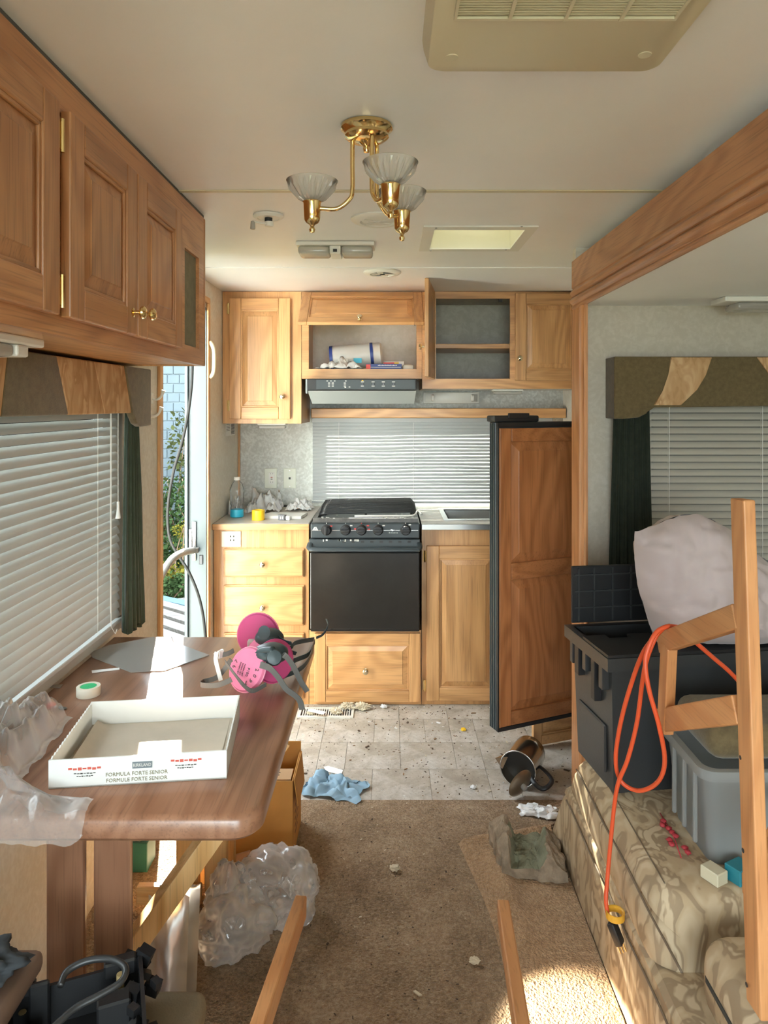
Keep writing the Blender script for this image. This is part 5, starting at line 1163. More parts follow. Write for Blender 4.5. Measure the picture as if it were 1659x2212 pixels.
b = B(); b.lathe([(0.0192, 0.0), (0.0192, 0.0205), (0.0175, 0.0205), (0.0175, 0.0)], 30, c, cap=False); b.build('core', M_GREENC, t, smooth='auto')
b = B(); b.lathe([(0.0192, 0.0212), (0.001, 0.0212)], 24, c, cap=False); b.build('inner_disc', M_GREENC, t)
c = onz(122, 1530, ZT); t = T('sticker_tab', 'small red and grey peeled tab on the table beside the tray', 'sticker', c)
b = B(); Rz = Matrix.Rotation(-0.35, 3, 'Z'); b.box(c.x - 0.022, c.x - 0.004, c.y - 0.006, c.y + 0.010, c.z + 0.0005, c.z + 0.012, 0.003, 2); b.build('red_end', M_RED, t)
b = B(); b.box(c.x - 0.008, c.x + 0.026, c.y - 0.007, c.y + 0.003, c.z + 0.0005, c.z + 0.004, 0.001, R=Rz); b.build('grey_strip', M_STRAP, t)
b = B(); b.lathe([(0.006, 0.0042), (0.005, 0.0062), (0.0005, 0.0065)], 14, c + Vector((-0.004, 0, 0))); b.build('white_spot', M_WHITEP, t)
# clear bag slumped over the near left of the table
b = B()
def bagfn(u, v, o):
    y = 1.60 - v * 0.41; xr = (-0.682 - 0.10 * (y - 1.31)) if y > 1.305 else -0.682 + min(1, (1.305 - y) / 0.04) * 0.16
    x = -0.818 + u * (xr + 0.818)
    p = Vector((x * 11, y * 9, 2.2)); r = abs(noise.noise(p)) + 0.6 * abs(noise.noise(p * 2.3)) + 0.3 * abs(noise.noise(p * 5))
    env = max(0.02, min(1, (1 - abs(2 * u - 0.75) ** 2.0)) * (1 - abs(1.9 * v - 0.75) ** 2))
    z = ZT - 0.001 + 0.012 * r + 0.125 * env * (0.5 + 0.7 * r)
    x -= 0.03 * abs(noise.noise(Vector((v * 5, 0, 1)))) * u
    if y < YT0 - 0.003: z = z - 0.01 - (YT0 - y) * 1.1; y = YT0 - 0.004 - (YT0 - y) * 0.25
    return (x, y, z + o)
b.grid(lambda u, v: bagfn(u, v, 0), 60, 60)
alone(b.build('clear_bag', M_BAG, None, smooth=True), 'crumpled clear plastic bag slumped over the table beside the tray', 'plastic bag')
# respirators
def disc(parent, name, c, n, r, th, face, rimm, nm2='rim'):
    R = Vector(n).normalized().to_track_quat('Z', 'Y').to_matrix(); b = B()
    b.lathe([(0.001, -th * 0.4), (r * 0.9, -th * 0.4), (r, -th * 0.1), (r * 1.0, th * 0.1), (r * 0.93, th * 0.45), (r * 0.6, th * 0.6), (0.001, th * 0.62)], 34, c, R); o = b.build(name, face, parent, smooth='auto')
    b = B(); pts = [Vector(c) + R @ Vector((r * 1.0 * math.cos(2 * PI * k / 34), r * 1.0 * math.sin(2 * PI * k / 34), 0)) for k in range(34)]; b.tube(pts, 0.0022, 6, closed=True); b.build(nm2, rimm, o, smooth=True)
    return o, R
r1 = T('respirator', 'pink filtered respirator mask with grey straps lying near the table edge', 'respirator', onz(570, 1490, ZT))
nA = Vector((-0.42, -0.80, 0.42)).normalized(); cA = P(535, 1446, 1.73)
fA, RA = disc(r1, 'filter', cA, nA, 0.052, 0.016, M_PINK, plain('pink_rim', (0.80, 0.30, 0.42), 0.6))
zl = Vector((0.25, 0.1, 1)); ux = zl.cross(nA).normalized() * -1; uy = nA.cross(ux).normalized()
if uy.z < 0: ux, uy = -ux, -uy
def on_disc(s, a, b_, sz, rot):
    cr, sr = math.cos(rot), math.sin(rot); X = ux * cr + uy * sr; Yv = uy * cr - ux * sr
    return text_mesh('stamped_text', s, sz, frame_of(cA + nA * 0.0105 + ux * a + uy * b_, X, Yv, nA), M_INK, fA)
for k, chx in enumerate('2097'):
    an = math.radians(12 - 24 * k); on_disc(chx, 0.034 * math.cos(an), 0.034 * math.sin(an) + 0.002, 0.014, an - PI / 2)
for k, chx in enumerate('97'):
    an = math.radians(190 - 22 * k); on_disc(chx, 0.034 * math.cos(an), 0.034 * math.sin(an), 0.013, an - PI / 2)
on_disc('P100', 0.010, -0.004, 0.010, -PI / 2 + 0.1)
for k in range(3): on_disc('NIOSH LOT', -0.004 - 0.007 * k, -0.004, 0.0055, -PI / 2 + 0.1)
fB, _ = disc(r1, 'filter', P(592, 1428, 1.79), (0.55, -0.8, 0.15), 0.052, 0.016, M_MAG, M_MAG)
b = B(); b.blob(P(584, 1412, 1.755), (0.045, 0.040, 0.026), 0.06, 1.5, 3, 4, hard=False); b.build('facepiece', M_TEAL, r1, smooth=True)
b = B(); b.lathe([(0.001, 0.0), (0.018, 0.0), (0.020, 0.004), (0.017, 0.010), (0.001, 0.012)], 20, P(592, 1420, 1.72), Vector((0.2, -0.9, 0.3)).normalized().to_track_quat('Z', 'Y').to_matrix()); b.build('valve', M_TEAL, r1, smooth='auto')
b = B(); b.tube(smooth_path([P(548, 1420, 1.74), P(565, 1408, 1.735), P(590, 1405, 1.72)], 5), 0.010, 8); b.build('filter_neck', M_TEAL, r1, smooth=True)
def strap(parent, pts, wd=0.013, wdir=(0, -0.4, 1), mat=None): 
    b = B(); ribbon(b, pts, wd, wdir); return b.build('strap', mat or M_STRAP, parent, smooth=False)
strap(r1, [P(562, 1436, 1.71), P(582, 1443, 1.69), P(600, 1462, 1.68), P(618, 1488, 1.67), P(638, 1503, 1.665), P(648, 1515, 1.665), P(653, 1533, 1.665)], 0.015, (0.7, -0.3, 0.6))
strap(r1, [P(597, 1418, 1.75), P(615, 1416, 1.72), P(632, 1437, 1.72), P(650, 1472, 1.72), P(664, 1494, 1.72)], 0.014, (0.8, -0.2, 0.5))
strap(r1, [P(500, 1425, 1.75), P(470, 1462, 1.76), P(438, 1473, 1.77), P(437, 1480, 1.72), P(470, 1480, 1.69), P(500, 1468, 1.68)], 0.012, (0, 0, 1))
strap(r1, [P(487, 1430, 1.72), P(508, 1458, 1.67), P(530, 1484, 1.665), P(548, 1492, 1.67), P(575, 1478, 1.69)], 0.013, (0, -0.5, 1))
strap(r1, [P(468, 1408, 1.76), P(466, 1425, 1.755), P(471, 1447, 1.75), P(477, 1470, 1.74)], 0.010, (1, 0, 0), M_WHITEP)
strap(r1, [P(467, 1409, 1.77), P(477, 1406, 1.75), P(476, 1422, 1.745)], 0.016, (0.3, 1, 0), M_WHITEP)
strap(r1, [P(476, 1415, 1.755), P(492, 1412, 1.76), P(505, 1405, 1.77)], 0.012, (0, 0, 1))
r2 = T('respirator', 'magenta respirator mask with tangled dark straps behind the other mask', 'respirator', onz(590, 1400, ZT))
disc(r2, 'filter', P(558, 1372, 1.98), (-0.12, -0.98, 0.12), 0.060, 0.016, M_MAG, M_PINK)
disc(r2, 'filter', P(566, 1408, 1.90), (-0.2, -0.75, 0.62), 0.042, 0.014, M_PINK, M_MAG)
b = B(); b.blob(P(582, 1378, 1.93), (0.040, 0.035, 0.026), 0.05, 1.5, 3, 9, hard=False); b.build('facepiece', M_TEAL, r2, smooth=True)
b = B(); b.box(*[v for p in (P(540, 1384, 1.94), ) for v in (p.x - 0.004, p.x + 0.042, p.y - 0.02, p.y + 0.0, p.z - 0.016, p.z + 0.006)], 0.003, 2); b.build('collar', plain('grey_collar', (0.42, 0.38, 0.33), 0.5), r2)
b = B(); b.lathe([(0.001, 0), (0.016, 0.0), (0.018, 0.004), (0.001, 0.006)], 18, P(572, 1366, 1.88), Vector((-0.3, -0.9, 0.2)).normalized().to_track_quat('Z', 'Y').to_matrix()); b.build('valve', M_TEAL, r2, smooth='auto')
for pts, wd_ in (([P(600, 1378, 1.92), P(615, 1392, 1.90), P(628, 1398, 1.88), P(640, 1388, 1.90), P(678, 1381, 2.02)], 0.012), ([P(683, 1378, 2.10), P(698, 1370, 2.11), P(708, 1352, 2.12), P(705, 1337, 2.12)], 0.009), ([P(605, 1440, 1.82), P(640, 1425, 1.90), P(668, 1412, 1.97), P(680, 1385, 2.10)], 0.014), ([P(600, 1465, 1.80), P(640, 1450, 1.84), P(662, 1432, 1.90), P(676, 1405, 2.0)], 0.014), ([P(598, 1372, 1.92), P(612, 1384, 1.90), P(630, 1390, 1.88)], 0.012), ([P(604, 1384, 1.9), P(620, 1404, 1.86), P(640, 1412, 1.86)], 0.012)):
    strap(r2, pts, wd_, (0, -0.5, 1), M_TEAL)

# ------------------------------------------------------------------ under and around the table
t = T('pine_stool', 'pale pine stool frame standing under the table', 'stool', (-0.50, 2.05, 0))
YP = 2.06
for x, y in ((PX(380, YP), YP), (PX(441, YP), YP), (PX(380, YP), 2.165), (PX(441, YP), 2.165)):
    b = B(); b.box(x, x + 0.064, y, y + 0.03, 0.006, 0.455, 0.003); b.build('leg', wood('pine', 'Z'), t)
b = B(); b.box(PX(300, YP), PX(438, YP), YP - 0.025, YP - 0.0005, PZ(1944, YP), PZ(1904, YP), 0.003); b.build('cross_rail', wood('pine', 'X'), t)
b = B(); b.box(PX(375, YP), PX(500, YP), YP - 0.02, 2.20, 0.4555, 0.48, 0.004); b.build('seat', wood('pine', 'X'), t)
a, c = P(452, 1812, 1.58), P(272, 2066, 1.50); up_ = a + (a - c) * ((ZT - 0.066 - a.z) / (a.z - c.z)); dn_ = c + (c - a) * ((c.z - 0.022) / (a.z - c.z))
b = B(); b.beam(dn_, up_, 0.034, 0.045); alone(b.build('wooden_batten', wood('pine', 'Z')), 'loose wooden batten leaning diagonally under the table', 'batten')
def pouch(name, label, px0, px1, py0, Y, lean, seed, mat):
    x0, x1 = PX(px0, Y), PX(px1, Y); zt = PZ(py0, Y); b = B()
    def fn(u, v, s):
        bul = (1 - abs(2 * u - 1) ** 2.5) * (1 - abs(2 * v - 1) ** 3) * 0.022 * s
        cr = 0.003 * noise.noise(Vector((u * 4 + seed, v * 5, s))) + 0.0015 * noise.noise(Vector((u * 9 + seed, v * 12, 2 * s)))
        return (x0 + (x1 - x0) * u, Y + lean * v - bul + cr * (1 if s > 0 else 0.5), 0.009 + (zt - 0.009) * v + (0.01 * math.sin(u * 7 + seed) if v == 1 else 0))
    b.grid(lambda u, v: fn(u, v, 1), 24, 36); b.grid(lambda u, v: fn(u, v, -1), 24, 36)
    return alone(b.build(name, mat, None, smooth=True), label, 'pouch')
pouch('foil_pouch', 'silver foil pouch standing upright under the table', 308, 398, 1968, 1.58, 0.04, 2, M_SILVER)
pouch('foil_pouch', 'larger dull silver foil pouch behind the bright one', 330, 421, 1934, 1.66, 0.05, 5, plain('dull_mylar', (0.62, 0.60, 0.56), 0.38, 1.0, bmp=0.5, bscale=8))
t = T('green_carton', 'dark green and white carton against the wall under the table', 'box', (PX(295, 2.25), 2.25, 0))
b = B(); x0, x1 = PX(270, 2.25), PX(325, 2.25); b.box(x0, x1, 2.22, 2.30, 0.008, 0.10, 0.002); b.build('carton', plain('bottle_green', (0.02, 0.10, 0.07), 0.5), t)
b = B(); b.box(x0 + 0.004, x1 - 0.02, 2.225, 2.29, 0.1005, 0.22, 0.006, 2); b.build('bottle', M_BOTTLE, t)
# cardboard box with open flaps
t = T('cardboard_box', 'open orange-brown cardboard box on the floor at the table end', 'box', (-0.46, 2.39, 0))
x0, x1, y0, y1, zb = -0.66, -0.309, 2.287, 2.50, 0.258; w_ = 0.004; z0 = 0.008
for bx in ((x0, x1, y0, y0 + w_, z0, zb), (x0, x1, y1 - w_, y1, z0, zb + 0.03), (x0, x0 + w_, y0, y1, z0, zb), (x1 - w_, x1, y0, y1, z0, zb)):
    b = B(); b.box(*bx, 0.0008); b.build('side', M_CARD, t)
b = B(); b.box(x0, x1, y0, y1, z0 - 0.002, z0 + 0.002); b.build('base', M_CARD, t)
b = B(); b.prism([(x0, y0 + 0.006, zb), (x1 - 0.008, y0 + 0.006, zb), (x1 - 0.012, y0 + 0.10, zb - 0.014), (x0, y0 + 0.10, zb - 0.014)], (0, 0, 0.004)); fl = b.build('flap', plain('pale_card', (0.62, 0.40, 0.22), 0.85), t)
text_mesh('pen_mark', 'BC', 0.045, frame_of((-0.385, y0 + 0.05, zb - 0.002), (1, 0, 0), (0, 0.99, -0.15), (0, 0.15, 0.99)), M_INK, fl)
b = B(); b.prism([(x1 + 0.001, y0 + 0.01, zb), (x1 + 0.001, y1 - 0.01, zb), (x1 + 0.012, y1 - 0.02, zb - 0.10), (x1 + 0.012, y0 + 0.02, zb - 0.09)], (0.003, 0, 0)); b.build('flap', M_CARD, t)
for k in range(5):
    zz = 0.06 + 0.022 * k; b = B(); b.box(x1 + 0.0002, x1 + 0.0008, y0 + 0.05, y0 + 0.05 + 0.02 * (3 + k % 3), zz, zz + 0.006); b.build('print_line', plain('brown_ink', (0.25, 0.13, 0.05), 0.8), t)
b = B(); b.prism([P(492, 1850, 2.282), P(540, 1836, 2.282), P(560, 1868, 2.255), P(505, 1888, 2.212)], (0, -0.003, 0.002)); alone(b.build('kraft_sheet', plain('peach_paper', (0.62, 0.42, 0.28), 0.8)), 'folded peach paper propped at the foot of the cardboard box', 'paper')
# floor plastic bag
b = B(); b.bag((-0.325, 2.03, 0.095), (0.10, 0.10, 0.10), 3); b.bag((-0.415, 1.92, 0.075), (0.085, 0.085, 0.085), 8)
b.bag((-0.445, 1.965, 0.112), (0.055, 0.045, 0.095), 5); b.bag((-0.25, 2.05, 0.085), (0.045, 0.05, 0.05), 6)
alone(b.build('plastic_bag', M_BAG2, None, smooth=True), 'crumpled milky plastic bag on the carpet beside the table', 'plastic bag')
# dining chair at the table end with the black housing on it
dc = T('dining_chair', 'wooden dining chair with khaki upholstered seat at the table end', 'chair', (-0.56, 1.05, 0))
b = B(); b.box(-0.80, PX(452, 1.247), 0.82, 1.247, 0.395, 0.452, 0.022, 4); b.build('seat', M_KHAKI, dc, smooth=True)
for x, y in ((-0.78, 0.85), (-0.36, 0.85), (-0.78, 1.19), (-0.36, 1.19)):
    b = B(); b.box(x - 0.018, x + 0.018, y - 0.018, y + 0.018, 0.008, 0.394, 0.004); b.build('leg', wood('walnut', 'Z'), dc)
b = B(); b.box(-0.665, -0.534, 0.80, 1.105, 0.595, 0.628, 0.012, 3); b.build('armrest', plain('brown_vinyl', (0.16, 0.10, 0.07), 0.5), dc, smooth='auto')
b = B(); b.box(-0.62, -0.58, 0.86, 0.90, 0.453, 0.594, 0.004); b.build('arm_support', wood('walnut', 'Z'), dc)
t = T('plastic_housing', 'broken black plastic appliance housing with cable on the chair seat', 'appliance part', (-0.46, 1.10, 0.453))
Mh = frame_of((-0.525, 0.93, 0.4535), Vector((0.93, 0.37, 0)).normalized(), Vector((-0.37, 0.93, 0)).normalized(), (0, 0, 1))
b = B(Mh)
b.box(0, 0.20, 0, 0.22, 0, 0.012); b.box(0, 0.006, 0, 0.22, 0.012, 0.085); b.box(0.194, 0.20, 0, 0.22, 0.012, 0.095); b.box(0.006, 0.194, 0.214, 0.22, 0.012, 0.075)
b.build('shell', M_BLACKP, t)
for k, (xa, ya, za_, xb, yb, zb_) in enumerate(((0.03, 0.19, 0.012, 0.06, 0.20, 0.10), (0.13, 0.12, 0.012, 0.18, 0.15, 0.09), (0.02, 0.05, 0.012, 0.05, 0.16, 0.06), (0.09, 0.03, 0.012, 0.12, 0.10, 0.07), (0.14, 0.19, 0.075, 0.19, 0.212, 0.10), (0.0, 0.20, 0.075, 0.04, 0.214, 0.098))):
    b = B(Mh); b.box(xa, xb, ya, yb, za_, zb_, 0.003); b.build('rib', M_BLACKP, t)
for xa, ya in ((0.02, 0.10), (0.165, 0.165), (0.02, 0.207)):
    b = B(Mh); b.lathe([(0.006, 0.0), (0.006, 0.05 if ya < 0.2 else 0.001)], 10, (xa, ya, 0.05)); b.build('boss', plain('tan_boss', (0.30, 0.22, 0.10), 0.5), t)
b = B(Mh); rnd = random.Random(4)
for k in range(26):
    s = rnd.uniform(0.006, 0.02); x = rnd.uniform(0.17, 0.215); y = rnd.uniform(0.0, 0.22); z = rnd.uniform(0.03, 0.09); b.box(x, x + s, y, y + s * 1.3, z, z + s, R=Matrix.Rotation(rnd.random() * 2, 3, 'Z') @ Matrix.Rotation(rnd.random(), 3, 'X'))
b.build('broken_edge', M_BLACKP, t)
b = B(); cp_ = [(130, 2130), (145, 2098), (190, 2075), (240, 2072), (270, 2090), (262, 2120), (215, 2150), (160, 2180), (110, 2225)]
b.tube(smooth_path([P(x, y, 1.10 - 0.0006 * (y - 2070)) for x, y in cp_], 6), 0.0052, 8); b.build('cable', plain('black_cable', (0.02, 0.02, 0.02), 0.4), t, smooth=True)
b = B(); b.blob((-0.605, 1.04, 0.648), (0.06, 0.05, 0.02), 0.4, 2.0, 4, 2, squash=0.6295); alone(b.build('work_glove', plain('dark_glove', (0.03, 0.035, 0.04), 0.8), None, smooth=True), 'crumpled dark work glove on the chair armrest', 'glove')
# tipped chair in front of the camera: only its front legs reach into view
tc = T('tipped_chair', 'wooden chair tipped on its back with two legs pointing forward', 'chair', (0.0, 0.7, 0))
d7 = Vector((0.071, 1, -0.1245))
for tip, zz in ((P(650, 1957, 1.38), 1), (P(1087, 1966, 1.38), 1)):
    b = B(); b.beam(tip, tip - d7 * 0.545, 0.023, 0.040, bev=0.003); b.build('leg', wood('fir', 'Y'), tc)
for x in (-0.19, 0.20):
    b = B(); b.beam((x, 1.36, 0.026), (x - 0.03, 0.26, 0.026), 0.024, 0.040, bev=0.003); b.build('rear_leg', wood('fir', 'Y'), tc)
b = B(); b.box(-0.235, 0.215, 0.80, 0.835, 0.06, 0.585, 0.008, 2); b.build('seat', M_KHAKI, tc, smooth='auto')
for yv in (0.32, 0.44, 0.56):
    b = B(); b.box(-0.205, 0.16, yv, yv + 0.05, 0.016, 0.036, 0.003); b.build('back_slat', wood('fir', 'X'), tc)
# ------------------------------------------------------------------ sofa and what is piled on it
so = T('sofa', 'leaf patterned tan sofa along the slide-out opening', 'sofa', (0.9, 1.7, 0))
def loft(prof_of, us, mat, name, parent, cap=True):
    b = B(); rings = [[b.v(p) for p in prof_of(u)] for u in us]
    for A, Q in zip(rings, rings[1:]):
        for k in range(len(A) - 1): b.f([A[k], A[k + 1], Q[k + 1], Q[k]])
    if cap: b.f(rings[0][::-1]); b.f(rings[-1])
    return b.build(name, mat, parent, smooth='auto')
def lerp_pts(pts, n):
    out = []
    for (a, c) in zip(pts, pts[1:]):
        for k in range(n): t = k / n; out.append((a[0] + (c[0] - a[0]) * t, a[1] + (c[1] - a[1]) * t))
    return out + [pts[-1]]
seat_prof = lerp_pts([(1.12, 0.255), (0.585, 0.255), (0.570, 0.262), (0.566, 0.28), (0.567, 0.345), (0.576, 0.365), (0.570, 0.371), (0.572, 0.385), (0.583, 0.405), (0.604, 0.4185), (0.64, 0.42), (0.80, 0.42), (1.12, 0.42)], 3)
YN = 1.52
def seat_ring(t):
    # t 0 far end .. 1 near end; both ends rounded
    out = []
    for x, z in seat_prof:
        far = 2.44 - 0.29 * max(0, min(1, z / 0.42)) ; y = far + (YN - far) * t
        e = min(t * (far - YN), (1 - t) * (far - YN)); r = 0.045; k = max(0.0, 1 - e / r); s = r * (1 - math.sqrt(max(0.0, 1 - k * k)))
        cx, cz = 0.85, 0.335; dx, dz = x - cx, z - cz
        xx = x + (s if x < 0.7 else 0); zz = z - s * 0.8 if z > 0.335 else z
        w = 0.006 * noise.noise(Vector((x * 6, y * 4, z * 8))); out.append((xx + (w if x < 0.6 else 0), y, zz + (w * 0.6 if z > 0.41 and e > 0.1 and x > 1.2 else 0)))
    return out
us = [0, 0.004, 0.012, 0.025, 0.045, 0.07] + [0.07 + 0.86 * k / 24 for k in range(1, 25)] + [0.955, 0.975, 0.988, 0.996, 1.0]
loft(seat_ring, us, M_SOFA, 'seat_cushion', so)
base_prof = lerp_pts([(1.12, 0.006), (0.562, 0.006), (0.559, 0.02), (0.562, 0.10), (0.566, 0.20), (0.572, 0.214), (0.566, 0.221), (0.567, 0.245), (0.58, 0.2545), (1.12, 0.2545)], 3)
loft(lambda t: [(x + 0.004 * noise.noise(Vector((z * 9, t * 14, 3))) * (x < 0.6), (2.44 - 0.29 * z / 0.42) + (0.80 - (2.44 - 0.29 * z / 0.42)) * t, z) for x, z in base_prof], [k / 40 for k in range(41)], M_SOFA, 'base', so)
for x, z in ((0.569, 0.369), (0.5645, 0.218)):
    b = B(); b.tube(smooth_path([(x - 0.002, 2.40 - 0.29 * z / 0.42 - 0.07 * k * 1.0 + 0.003 * math.sin(k * 2), z + 0.003 * math.sin(k * 1.3)) for k in range(12 if z > 0.3 else 19)], 3), 0.0028, 6); b.build('piping', plain('brown_piping', (0.16, 0.115, 0.075), 0.8), so, smooth=True)
b = B(); b.tube([(0.606, 2.12, 0.4195), (0.606, 1.56, 0.4195)], 0.0016, 6); b.build('seam', MATS['brown_piping'], so)
b = B(); b.box(1.125, 1.40, 0.80, 2.35, 0.006, 0.84, 0.05, 4); b.build('backrest', M_SOFA, so, smooth='auto')
cu = T('sofa_cushion', 'loose leaf patterned cushion with dark piping on the sofa base', 'cushion', (0.82, 1.16, 0.256))
b = B(); b.box(0.622, 1.05, 0.86, 1.445, 0.256, 0.415, 0.055, 5); b.build('cushion_body', M_SOFA, cu, smooth=True)
b = B(); b.tube([(0.6215, 0.92, 0.345), (0.6215, 1.385, 0.345), (0.640, 1.43, 0.345), (0.68, 1.446, 0.345), (0.99, 1.446, 0.345)], 0.0045, 8); b.build('piping', plain('black_piping', (0.03, 0.028, 0.022), 0.6), cu, smooth=True)
# black tote with flip lid
ZSF = 0.4215
dv = Vector((-0.033, 0.236, 0)).normalized(); ev = Vector((dv.y, -dv.x, 0)); Mt = frame_of((0.607, 1.917, ZSF), ev, dv, (0, 0, 1))
t = T('storage_tote', 'black storage tote with one flip lid raised standing on the sofa', 'storage bin', (0.85, 2.05, ZSF))
Lx, Ly, H = 0.478, 0.238, 0.375
b = B(Mt); o_ = 0.012
def ringr(i, z): return [b.v(p) for p in ((-i, -i, z), (Lx + i, -i, z), (Lx + i, Ly + i, z), (-i, Ly + i, z))]
r0, r1_, r2_, r3_ = ringr(0, 0), ringr(o_, H), ringr(o_ - 0.005, H), ringr(-0.005, 0.006)
for A, Q in ((r0, r1_), (r1_, r2_), (r2_, r3_)):
    for k in range(4): b.f([A[k], A[(k + 1) % 4], Q[(k + 1) % 4], Q[k]])
b.f(r0); b.f(r3_); b.build('tub', M_TOTEG, t)
b = B(Mt)
for p, q, r, s in cells(-0.032, Lx + 0.03, -0.032, Ly + 0.03, ((-0.006, Lx + 0.005, -0.006, Ly + 0.005),)): b.box(p, q, r, s, H - 0.035, H)
b.build('rim', M_TOTEG, t)
for y0, y1, za_, zb_ in ((0.01, 0.035, H - 0.10, H - 0.035), (0.06, 0.085, H - 0.15, H - 0.035), (0.12, 0.145, H - 0.09, H - 0.035), (0.17, 0.20, H - 0.12, H - 0.035), (0.215, 0.235, H - 0.10, H - 0.035)):
    b = B(Mt); b.box(-0.028, -0.006, y0, y1, za_, zb_, 0.002); b.build('handle_rib', M_BLACKP if y0 in (0.06, 0.17) else M_TOTEG, t)
b = B(Mt); b.box(-0.012, -0.004, 0.03, 0.21, 0.04, 0.17, 0.003); b.build('side_panel', M_TOTEG, t)
pl = [(-0.03, -0.03), (Lx + 0.03, -0.03)]; n = 8
for k in range(n):
    xx = Lx + 0.03 - (Lx + 0.06) * k / n; xm = Lx + 0.03 - (Lx + 0.06) * (k + 1) / n; yy = 0.135 if k % 2 else 0.105
    pl += [(xx, yy), (xm, yy)]
b = B(Mt); b.prism([(x, y, H + 0.001) for x, y in pl], (0, 0, 0.008)); lid = b.build('lid_flap', M_BLACKP, t)
b = B(Mt); ang = math.radians(-8); yl = Ly + 0.028
b.box(-0.008, 0.46, yl, yl + 0.010, H + 0.004, H + 0.178, 0.002); lid2 = b.build('lid_flap', M_BLACKP, t)
for zz in (0.05, 0.10, 0.15):
    b = B(Mt); b.box(0.0, 0.45, yl - 0.005, yl, H + zz, H + zz + 0.004); b.build('lid_rib', M_TOTEG, lid2)
for xx in (0.01, 0.06, 0.12, 0.18, 0.24, 0.32, 0.40):
    b = B(Mt); b.box(xx, xx + 0.004, yl - 0.005, yl, H + 0.01, H + 0.172); b.build('lid_rib', M_TOTEG, lid2)
# pale sack
b = B(); TL, TR, BL, BR = P(1371, 1150, 1.98), P(1690, 1225, 1.98), P(1420, 1352, 1.98), P(1690, 1340, 1.98); BL.z = BR.z = ZSF + H + 0.010
def sack(u, v, s):
    a, d = 2 * u - 1, 2 * v - 1
    p = BL.lerp(BR, u).lerp(TL.lerp(TR, u), v)
    top = 0.085 * math.sin(PI * min(1, u / 0.9)) ** 1.3 * v; p = p + Vector((0, 0, top))
    e = max(0, 1 - abs(a) ** 2.6) ** 0.6 * max(0, 1 - abs(d) ** 2.6) ** 0.6
    q = Vector((a * 2.2, d * 2.2, s * 3)); w = 0.020 * noise.noise(q * 1.1) + 0.022 * abs(noise.noise(q * 1.9)) + 0.009 * abs(noise.noise(q * 4.1))
    inx = 0.03 * (1 - d * d) * (1 if a < 0 else -1) * abs(a) ** 3
    return p + Vector((-inx * 0.7, -s * (0.115 * e) - s * w * (e > 0.05), w * 0.5))
b.grid(lambda u, v: sack(u, v, 1), 50, 40); b.grid(lambda u, v: sack(u, v, -1), 50, 40)
alone(b.build('cloth_sack', M_SACK, None, smooth=True), 'plump pale lilac pillow slumped on top of the black tote', 'pillow')
# clear tub with a bolster on it
t = T('plastic_tub', 'translucent grey plastic tub standing on the sofa', 'storage bin', (0.88, 1.74, ZSF))
x0, x1, y0, y1, hz = 0.715, 1.06, 1.60, 1.85, 0.225
b = B()
lo_ = [rr_poly(x0 + 0.02, x1 - 0.02, y0 + 0.02, y1 - 0.02, 0.03, ZSF), rr_poly(x0, x1, y0, y1, 0.03, ZSF + hz), rr_poly(x0 + 0.003, x1 - 0.003, y0 + 0.003, y1 - 0.003, 0.028, ZSF + hz), rr_poly(x0 + 0.023, x1 - 0.023, y0 + 0.023, y1 - 0.023, 0.028, ZSF + 0.004)]
rg = [[b.v(p) for p in l] for l in lo_]
for A, Q in zip(rg, rg[1:]):
    for k in range(len(A)): b.f([A[k], A[(k + 1) % len(A)], Q[(k + 1) % len(A)], Q[k]])
b.f(rg[0]); b.f(rg[-1]); b.build('tub_body', M_TUB, t, smooth='auto')
b = B(); lo_ = [rr_poly(x0 - 0.014, x1 + 0.014, y0 - 0.014, y1 + 0.014, 0.035, ZSF + hz - 0.02), rr_poly(x0 - 0.014, x1 + 0.014, y0 - 0.014, y1 + 0.014, 0.035, ZSF + hz + 0.003), rr_poly(x0 + 0.002, x1 - 0.002, y0 + 0.002, y1 - 0.002, 0.03, ZSF + hz + 0.003), rr_poly(x0 + 0.001, x1 - 0.001, y0 + 0.001, y1 - 0.001, 0.03, ZSF + hz - 0.02)]
rg = [[b.v(p) for p in l] for l in lo_]
for A, Q in zip(rg, rg[1:] + rg[:1]):
    for k in range(len(A)): b.f([A[k], A[(k + 1) % len(A)], Q[(k + 1) % len(A)], Q[k]])
b.build('tub_rim', M_TUB, t, smooth='auto')
for k in range(3):
    b = B(); yy = y0 + 0.05 + 0.06 * k; b.box(x0 - 0.006, x0 + 0.004, yy, yy + 0.012, ZSF + 0.03, ZSF + hz - 0.025, 0.003); b.build('side_rib', M_TUB, t)
b = B(); zc = ZSF + hz + 0.056; b.box(0.735, 1.08, 1.62, 1.84, ZSF + hz + 0.004, ZSF + hz + 0.085, 0.035, 4); alone(b.build('bolster', M_OLIVE, None, smooth=True), 'olive chenille bolster resting on the translucent tub', 'cushion')
# red berries sprig and small boxes beside it
b = B(); rnd = random.Random(2)
for k in range(9):
    q = Vector((0.68 + 0.0 + rnd.uniform(-0.008, 0.02), 1.66 + 0.022 * k * 0.7, ZSF + 0.004)); b.blob(q, (0.008, 0.009, 0.005), 0.3, 2, 2, k)
b.tube([(0.675, 1.64, ZSF + 0.003), (0.69, 1.72, ZSF + 0.004), (0.695, 1.82, ZSF + 0.003)], 0.0015, 5); alone(b.build('red_sprig', plain('dull_red', (0.40, 0.03, 0.04), 0.6), None, smooth=True), 'small red trinket string on the sofa beside the tub', 'trinket')
t = T('small_box', 'small cream and teal box on the sofa seat edge', 'box', (0.72, 1.56, ZSF))
b = B(); Rz = Matrix.Rotation(0.5, 3, 'Z'); b.box(0.70, 0.735, 1.545, 1.59, ZSF, ZSF + 0.028, 0.002, R=Rz); b.build('carton', M_CREAMP, t)
